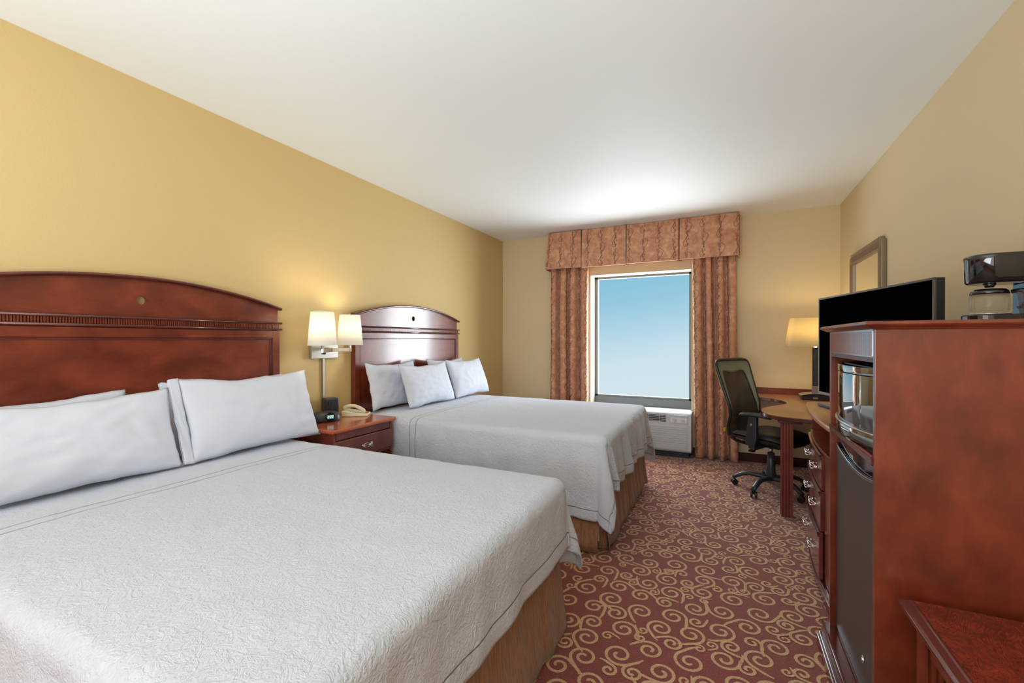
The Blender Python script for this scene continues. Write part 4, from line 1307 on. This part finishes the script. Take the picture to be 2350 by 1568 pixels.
bm = B(); box(bm, -tvw / 2 + bw, tvw / 2 - bw, -0.0025, 0.001, tz0 + 0.014, tz1 - bw); obj('screen', bm, 'screen', tv, world=False)
bm = B(); box(bm, -0.05, 0.05, 0.010, 0.03, 0.010, tz0 + 0.04); box(bm, -0.20, 0.20, -0.07, 0.10, 0.0, 0.012); obj('stand', bm, 'black_gloss', tv, world=False, bevel=0.004)

# ------------------------------------------------------------------ microwave and fridge cabinet
fc_ = thing('microwave_cabinet', 'tall cherry wood cabinet holding a microwave above a small fridge', 'cabinet', (0.73, 1.99, 0))
KX, KY0, KY1, KZ = 0.410, 1.675, 2.310, 1.371
kb = XR - 0.018
bm = B(); box(bm, KX, kb, KY0, KY0 + 0.020, 0.10, KZ); obj('side_panel', bm, 'cherry', fc_, bevel=0.0015)
bm = B(); box(bm, KX, kb, KY1 - 0.020, KY1, 0.10, KZ); obj('side_panel', bm, 'cherry', fc_, bevel=0.0015)
bm = B(); box(bm, kb - 0.01, kb, KY0 + 0.02, KY1 - 0.02, 0.10, KZ); obj('back_panel', bm, 'dark_inside', fc_)
bm = B(); box(bm, KX, kb - 0.01, KY0 + 0.02, KY1 - 0.02, 0.962, 0.980)
tube(bm, [(KX + 0.001, KY0 + 0.02, 0.975), (KX + 0.001, KY1 - 0.02, 0.975)], 0.006, 8); box(bm, KX - 0.004, KX + 0.01, KY0 + 0.02, KY1 - 0.02, 0.954, 0.972)
obj('shelf', bm, 'trim', fc_)
bm = B(); box(bm, KX + 0.004, kb - 0.01, KY0 + 0.02, KY1 - 0.02, 1.268, 1.284); obj('niche_top', bm, 'dark_inside', fc_)
bm = B(); m = 90
for k in range(m):
    y = KY0 + 0.022 + (KY1 - KY0 - 0.044) * (k + 0.5) / m; box(bm, KX - 0.002, KX + 0.003, y - 0.0022, y + 0.0022, 1.288, KZ - 0.006)
box(bm, KX, KX + 0.02, KY0 + 0.02, KY1 - 0.02, 1.284, KZ)
obj('reeded_frieze', bm, 'frieze', fc_)
bm = B()
prof = [(0.0, 0.0), (0.012, 0.0), (0.018, 0.004), (0.030, 0.014), (0.034, 0.020), (0.034, 0.024), (0.0, 0.024)]
outl = lambda o_: [(KX - o_, KY0 - o_), (kb, KY0 - o_), (kb, KY1 + o_), (KX - o_, KY1 + o_)]
rws = [[bm.verts.new((x, y, KZ + z)) for x, y in outl(o_)] for o_, z in ((0.0, 0.0), (0.010, 0.0), (0.013, 0.004), (0.026, 0.010), (0.030, 0.014), (0.030, 0.020), (0.024, 0.024))]
for A, Bq in zip(rws, rws[1:]):
    for k in range(4): bm.faces.new((A[k], A[(k + 1) % 4], Bq[(k + 1) % 4], Bq[k]))
bm.faces.new(rws[0][::-1]); bm.faces.new(rws[-1])
obj('crown_top', bm, 'cherry_h', fc_, bevel=0.0015)
bm = B()
for (o_, z0, z1) in ((0.044, 0.0015, 0.052), (0.038, 0.052, 0.066), (0.026, 0.066, 0.112)):
    box(bm, KX - o_, kb, KY0 - o_ * 0.4, KY1 - 0.0, z0, z1)
tube(bm, [(KX - 0.024, KY0 - 0.01, 0.110), (KX - 0.024, KY1 - 0.002, 0.110)], 0.007, 8)
obj('plinth', bm, 'trim', fc_, bevel=0.004)
bm = B(); box(bm, KX + 0.02, kb - 0.01, KY0 + 0.02, KY1 - 0.02, 0.112, 0.118); obj('bottom_shelf', bm, 'dark_inside', fc_)

# microwave: bowed glossy front
mw = thing('microwave_oven', 'small microwave oven with a mirror-dark bowed door inside the tall cabinet', 'microwave', (0.62, 1.99, 0.981))
my0, my1, mz0, mz1 = KY0 + 0.045, KY1 - 0.040, 0.990, 1.248
bm = B(); box(bm, KX + 0.034, 0.80, my0, my1, mz0, mz1); obj('housing', bm, 'black_plastic', mw, bevel=0.006)
for x in (KX + 0.06, 0.76):
    for y in (my0 + 0.04, my1 - 0.04):
        bm = B(); cyl(bm, (x, y, 0.9805), (x, y, mz0 + 0.002), 0.012, 12); obj('foot', bm, 'black_plastic', mw)
bowm = lambda y, o_=0.0: KX + 0.032 - 0.044 * (1 - ((y - (my0 + my1) / 2) / ((my1 - my0) / 2)) ** 2) - o_
def bowed(y0, y1, z0, z1, o_, th, n=20):
    bm = B(); f = [(bowm(y0 + (y1 - y0) * i / n, o_), y0 + (y1 - y0) * i / n) for i in range(n + 1)]
    prism(bm, f + [(x + th, y) for x, y in f][::-1], 'z', z0, z1)
    for fa in bm.faces:
        if abs(fa.normal.z) < 0.5: fa.smooth = True
    return bm
o = obj('door', bowed(my0 + 0.115, my1 - 0.004, mz0 + 0.046, mz1 - 0.030, 0.004, 0.012), 'oven_glass', mw, bevel=0.001)
obj('control_panel', bowed(my0 + 0.004, my0 + 0.111, mz0 + 0.046, mz1 - 0.030, 0.004, 0.012), 'oven_glass', mw, bevel=0.001)
obj('top_trim', bowed(my0 + 0.002, my1 - 0.002, mz1 - 0.027, mz1 - 0.002, 0.005, 0.014), 'oven_glass', mw, bevel=0.001)
obj('bottom_trim', bowed(my0 + 0.002, my1 - 0.002, mz0 + 0.002, mz0 + 0.042, 0.009, 0.016), 'oven_glass', mw, bevel=0.002)
obj('door_rail', bowed(my0 + 0.002, my1 - 0.002, mz0 + 0.042, mz0 + 0.048, 0.012, 0.008), 'silver', mw)

# fridge
fr = thing('mini_fridge', 'black mini fridge in the lower half of the tall cabinet', 'refrigerator', (0.70, 1.99, 0.1185))
fy0, fy1, fx, fz0, fz1 = KY0 + 0.034, KY1 - 0.034, 0.428, 0.125, 0.935
bm = B(); box(bm, fx + 0.030, 0.95, fy0, fy1, 0.1185, fz1 - 0.004); obj('housing', bm, 'black_plastic', fr, bevel=0.004)
# door with an arched cut at the top for the grip
bm = B(); n_ = 24
tp = []
for i in range(n_ + 1):
    t_ = i / n_; y = fy1 - (fy1 - fy0) * t_
    z = fz1 - 0.034 * sin(pi * t_) ** 0.8 - 0.040
    tp.append((y, z))
prism(bm, [(fy1, fz1 - 0.040), ] + tp[1:-1] + [(fy0, fz1 - 0.040), (fy0, fz0), (fy1, fz0)], 'x', fx, fx + 0.028)
d = obj('door', bm, 'fridge', fr, bevel=0.003)
bm = B()
for i in range(n_):
    (ya, za), (yb, zb) = tp[i], tp[i + 1]
tube(bm, [(fx + 0.004, y, z + 0.004) for y, z in tp], 0.006, 8)
obj('grip_trim', bm, 'black_gloss', d, smooth=True)
bm = B(); tp2 = [(y, z + 0.004) for y, z in tp]
prism(bm, tp2 + [(fy0, fz1 - 0.012), (fy1, fz1 - 0.012)], 'x', fx + 0.010, fx + 0.028); obj('grip', bm, 'black_gloss', d)
bm = B(); yc = (fy0 + fy1) / 2 + 0.09; box(bm, fx + 0.008, fx + 0.011, yc - 0.020, yc + 0.020, fz1 - 0.052, fz1 - 0.036); obj('badge', bm, 'silver', d, bevel=0.001)
bm = B(); cyl(bm, (fx, fy0 + 0.155, 0.248), (fx - 0.004, fy0 + 0.155, 0.248), 0.012, 20); cyl(bm, (fx - 0.003, fy0 + 0.155, 0.248), (fx - 0.006, fy0 + 0.155, 0.248), 0.006, 12)
obj('lock', bm, 'chrome', d)

# coffee maker on top
cm = thing('coffee_maker', 'glossy black coffee maker with a glass carafe on top of the tall cabinet', 'coffee maker', (0.842, 2.0, KZ + 0.0245))
bm = B(); pr = []
def rrect(x0, x1, y0, y1, r, n=6):
    out_ = []
    for cx_, cy_, a0 in ((x1 - r, y1 - r, 0), (x0 + r, y1 - r, pi / 2), (x0 + r, y0 + r, pi), (x1 - r, y0 + r, 3 * pi / 2)):
        for i in range(n + 1): a = a0 + pi / 2 * i / n; out_.append((cx_ + r * cos(a), cy_ + r * sin(a)))
    return out_
prism(bm, rrect(-0.112, 0.10, -0.062, 0.062, 0.045), 'z', 0.0, 0.026); obj('base', bm, 'black_gloss', cm, world=False, bevel=0.004, seg=3)
bm = B(); lathe(bm, [(0.050, 0.0265), (0.050, 0.030)], -0.052, 0, 32); obj('hot_plate', bm, 'silver', cm, world=False)
bm = B(); prism(bm, rrect(0.022, 0.10, -0.060, 0.060, 0.02), 'z', 0.026, 0.128); obj('tower', bm, 'black_gloss', cm, world=False, bevel=0.003)
bm = B(); rws = []
for z, g in ((0.128, -0.004), (0.134, 0.0), (0.205, 0.002), (0.218, 0.004), (0.222, 0.001)):
    rws.append([bm.verts.new((x, y, z)) for x, y in rrect(-0.108 - g, 0.10 + g, -0.060 - g, 0.060 + g, 0.055, 12)])
for A, Bq in zip(rws, rws[1:]):
    for k in range(len(A)): bm.faces.new((A[k], A[(k + 1) % len(A)], Bq[(k + 1) % len(A)], Bq[k])).smooth = True
bm.faces.new(rws[0][::-1]); bm.faces.new(rws[-1])
lathe(bm, [(0.010, 0.116), (0.018, 0.130)], -0.052, 0, 12)
obj('water_tank', bm, 'black_gloss', cm, world=False)
bm = B(); lathe(bm, [(0.036, 0.0305), (0.046, 0.034), (0.049, 0.050), (0.049, 0.082), (0.046, 0.092)], -0.052, 0, 36, cap=False)
cf = obj('carafe', bm, 'glass', cm, world=False); so = cf.modifiers.new('thick', 'SOLIDIFY'); so.thickness = 0.002
bm = B(); lathe(bm, [(0.047, 0.0925), (0.044, 0.104), (0.038, 0.110), (0.012, 0.113)], -0.052, 0, 32); obj('carafe_lid', bm, 'black_gloss', cf, world=False)
bm = B(); tube(bm, [(-0.012, -0.034, 0.098), (0.002, -0.052, 0.100), (0.012, -0.062, 0.088), (0.010, -0.064, 0.060), (-0.006, -0.050, 0.045)], [0.007, 0.008, 0.008, 0.007, 0.006], 10)
obj('carafe_handle', bm, 'black_gloss', cf, world=False, smooth=True)
gl = None
bm = B(); lathe(bm, [(0.026, 0.001), (0.028, 0.004), (0.033, 0.090), (0.0315, 0.090), (0.026, 0.007), (0.002, 0.006)], 0, 0, 28, cap=True)
gl = obj('drinking_glass', bm, 'glass', world=False)
gl.location = (0.835, 1.87, KZ + 0.0245); tag(gl, 'clear drinking glass beside the coffee maker at the frame edge', 'glass')

# ------------------------------------------------------------------ side table in the foreground
tb = thing('side_table', 'small cherry side table with a burl top and fluted legs in the foreground', 'side table', (0.74, 1.1, 0))
TX0, TX1, TY0, TY1, TZ = 0.448, kb, 0.62, 1.615, 0.600
bm = B(); box(bm, TX0 + 0.034, TX1, TY0 + 0.034, TY1 - 0.004, TZ - 0.020, TZ); obj('table_top', bm, 'burl', tb)
bm = B()
rws = []
for o_, z in ((0.036, TZ + 0.0005), (0.030, TZ + 0.002), (0.026, TZ - 0.001), (0.010, TZ - 0.004), (0.002, TZ - 0.008), (0.0, TZ - 0.014), (0.004, TZ - 0.020), (0.014, TZ - 0.026), (0.036, TZ - 0.026)):
    rws.append([bm.verts.new((x, y, z)) for x, y in ((TX0 + o_, TY0 + o_), (TX0 + o_, TY1 - o_ * 0.12))])
for A, Bq in zip(rws, rws[1:]): bm.faces.new((A[0], A[1], Bq[1], Bq[0]))
bm.faces.new((rws[-1][0], rws[-1][1], rws[0][1], rws[0][0]))
bm.faces.new([r[0] for r in rws]); bm.faces.new([r[1] for r in rws][::-1])
obj('edge_moulding', bm, 'trim', tb, bevel=0.0015)
bm = B(); box(bm, TX0 + 0.040, TX0 + 0.060, TY0 + 0.07, TY1 - 0.10, TZ - 0.10, TZ - 0.027); box(bm, TX0 + 0.10, TX1 - 0.03, TY1 - 0.05, TY1 - 0.03, TZ - 0.10, TZ - 0.021)
obj('apron', bm, 'cherry', tb, bevel=0.002)
for (x, y) in ((TX0 + 0.065, TY1 - 0.055), (TX0 + 0.065, TY0 + 0.07), (TX1 - 0.05, TY1 - 0.055), (TX1 - 0.05, TY0 + 0.07)):
    fluted_leg(tb, x, y, TZ - 0.027, w=0.060, mat='cherry')

# ------------------------------------------------------------------ wall mirror
mi = thing('wall_mirror', 'pewter framed mirror on the wall above the desk', 'mirror', (XR, 4.51, 1.70))
my0, my1, mz0, mz1 = 4.055, 4.965, 1.22, 2.105
bm = B(); w_ = 0.085
out_p = [(my0, mz0), (my1, mz0), (my1, mz1 - 0.03), (my1 - 0.035, mz1 - 0.03), (my1 - 0.035, mz1), (my0 + 0.035, mz1), (my0 + 0.035, mz1 - 0.03), (my0, mz1 - 0.03)]
bm2 = bm
for (a, b_, c, d, x) in ((my0, my0 + w_, mz0, mz1 - 0.025, 0.032), (my1 - w_, my1, mz0, mz1 - 0.025, 0.032), (my0 + w_, my1 - w_, mz0, mz0 + w_, 0.032), (my0 + w_, my1 - w_, mz1 - w_, mz1 - 0.025, 0.032),
                         (my0 + 0.04, my1 - 0.04, mz1 - 0.0255, mz1, 0.032)):
    box(bm, XR - x, XR - 0.001, a, b_, c, d)
obj('frame', bm, 'pewter', mi, bevel=0.004)
bm = B()
for k in range(70):                                        # ribbed inner band
    z = mz0 + w_ + 0.004 + (mz1 - mz0 - 2 * w_) * k / 70
    for y in (my0 + 0.020, my1 - 0.065): box(bm, XR - 0.036, XR - 0.030, y, y + 0.045, z, z + 0.006)
for k in range(60):
    y = my0 + 0.07 + (my1 - my0 - 0.14) * k / 60
    box(bm, XR - 0.036, XR - 0.030, y, y + 0.007, mz1 - 0.075, mz1 - 0.035)
obj('ribbed_band', bm, 'pewter', mi)
bm = B()
for (a, b_, c, d) in ((my0 + w_ - 0.006, my0 + w_ + 0.010, mz0 + w_ - 0.006, mz1 - w_ + 0.006), (my1 - w_ - 0.010, my1 - w_ + 0.006, mz0 + w_ - 0.006, mz1 - w_ + 0.006), (my0 + w_, my1 - w_, mz1 - w_ - 0.010, mz1 - w_ + 0.006), (my0 + w_, my1 - w_, mz0 + w_ - 0.006, mz0 + w_ + 0.010)):
    box(bm, XR - 0.030, XR - 0.012, a, b_, c, d)
obj('inner_bead', bm, 'pewter', mi, bevel=0.003)
bm = B(); box(bm, XR - 0.016, XR - 0.010, my0 + w_, my1 - w_, mz0 + w_, mz1 - w_); obj('mirror_glass', bm, 'mirror', mi)
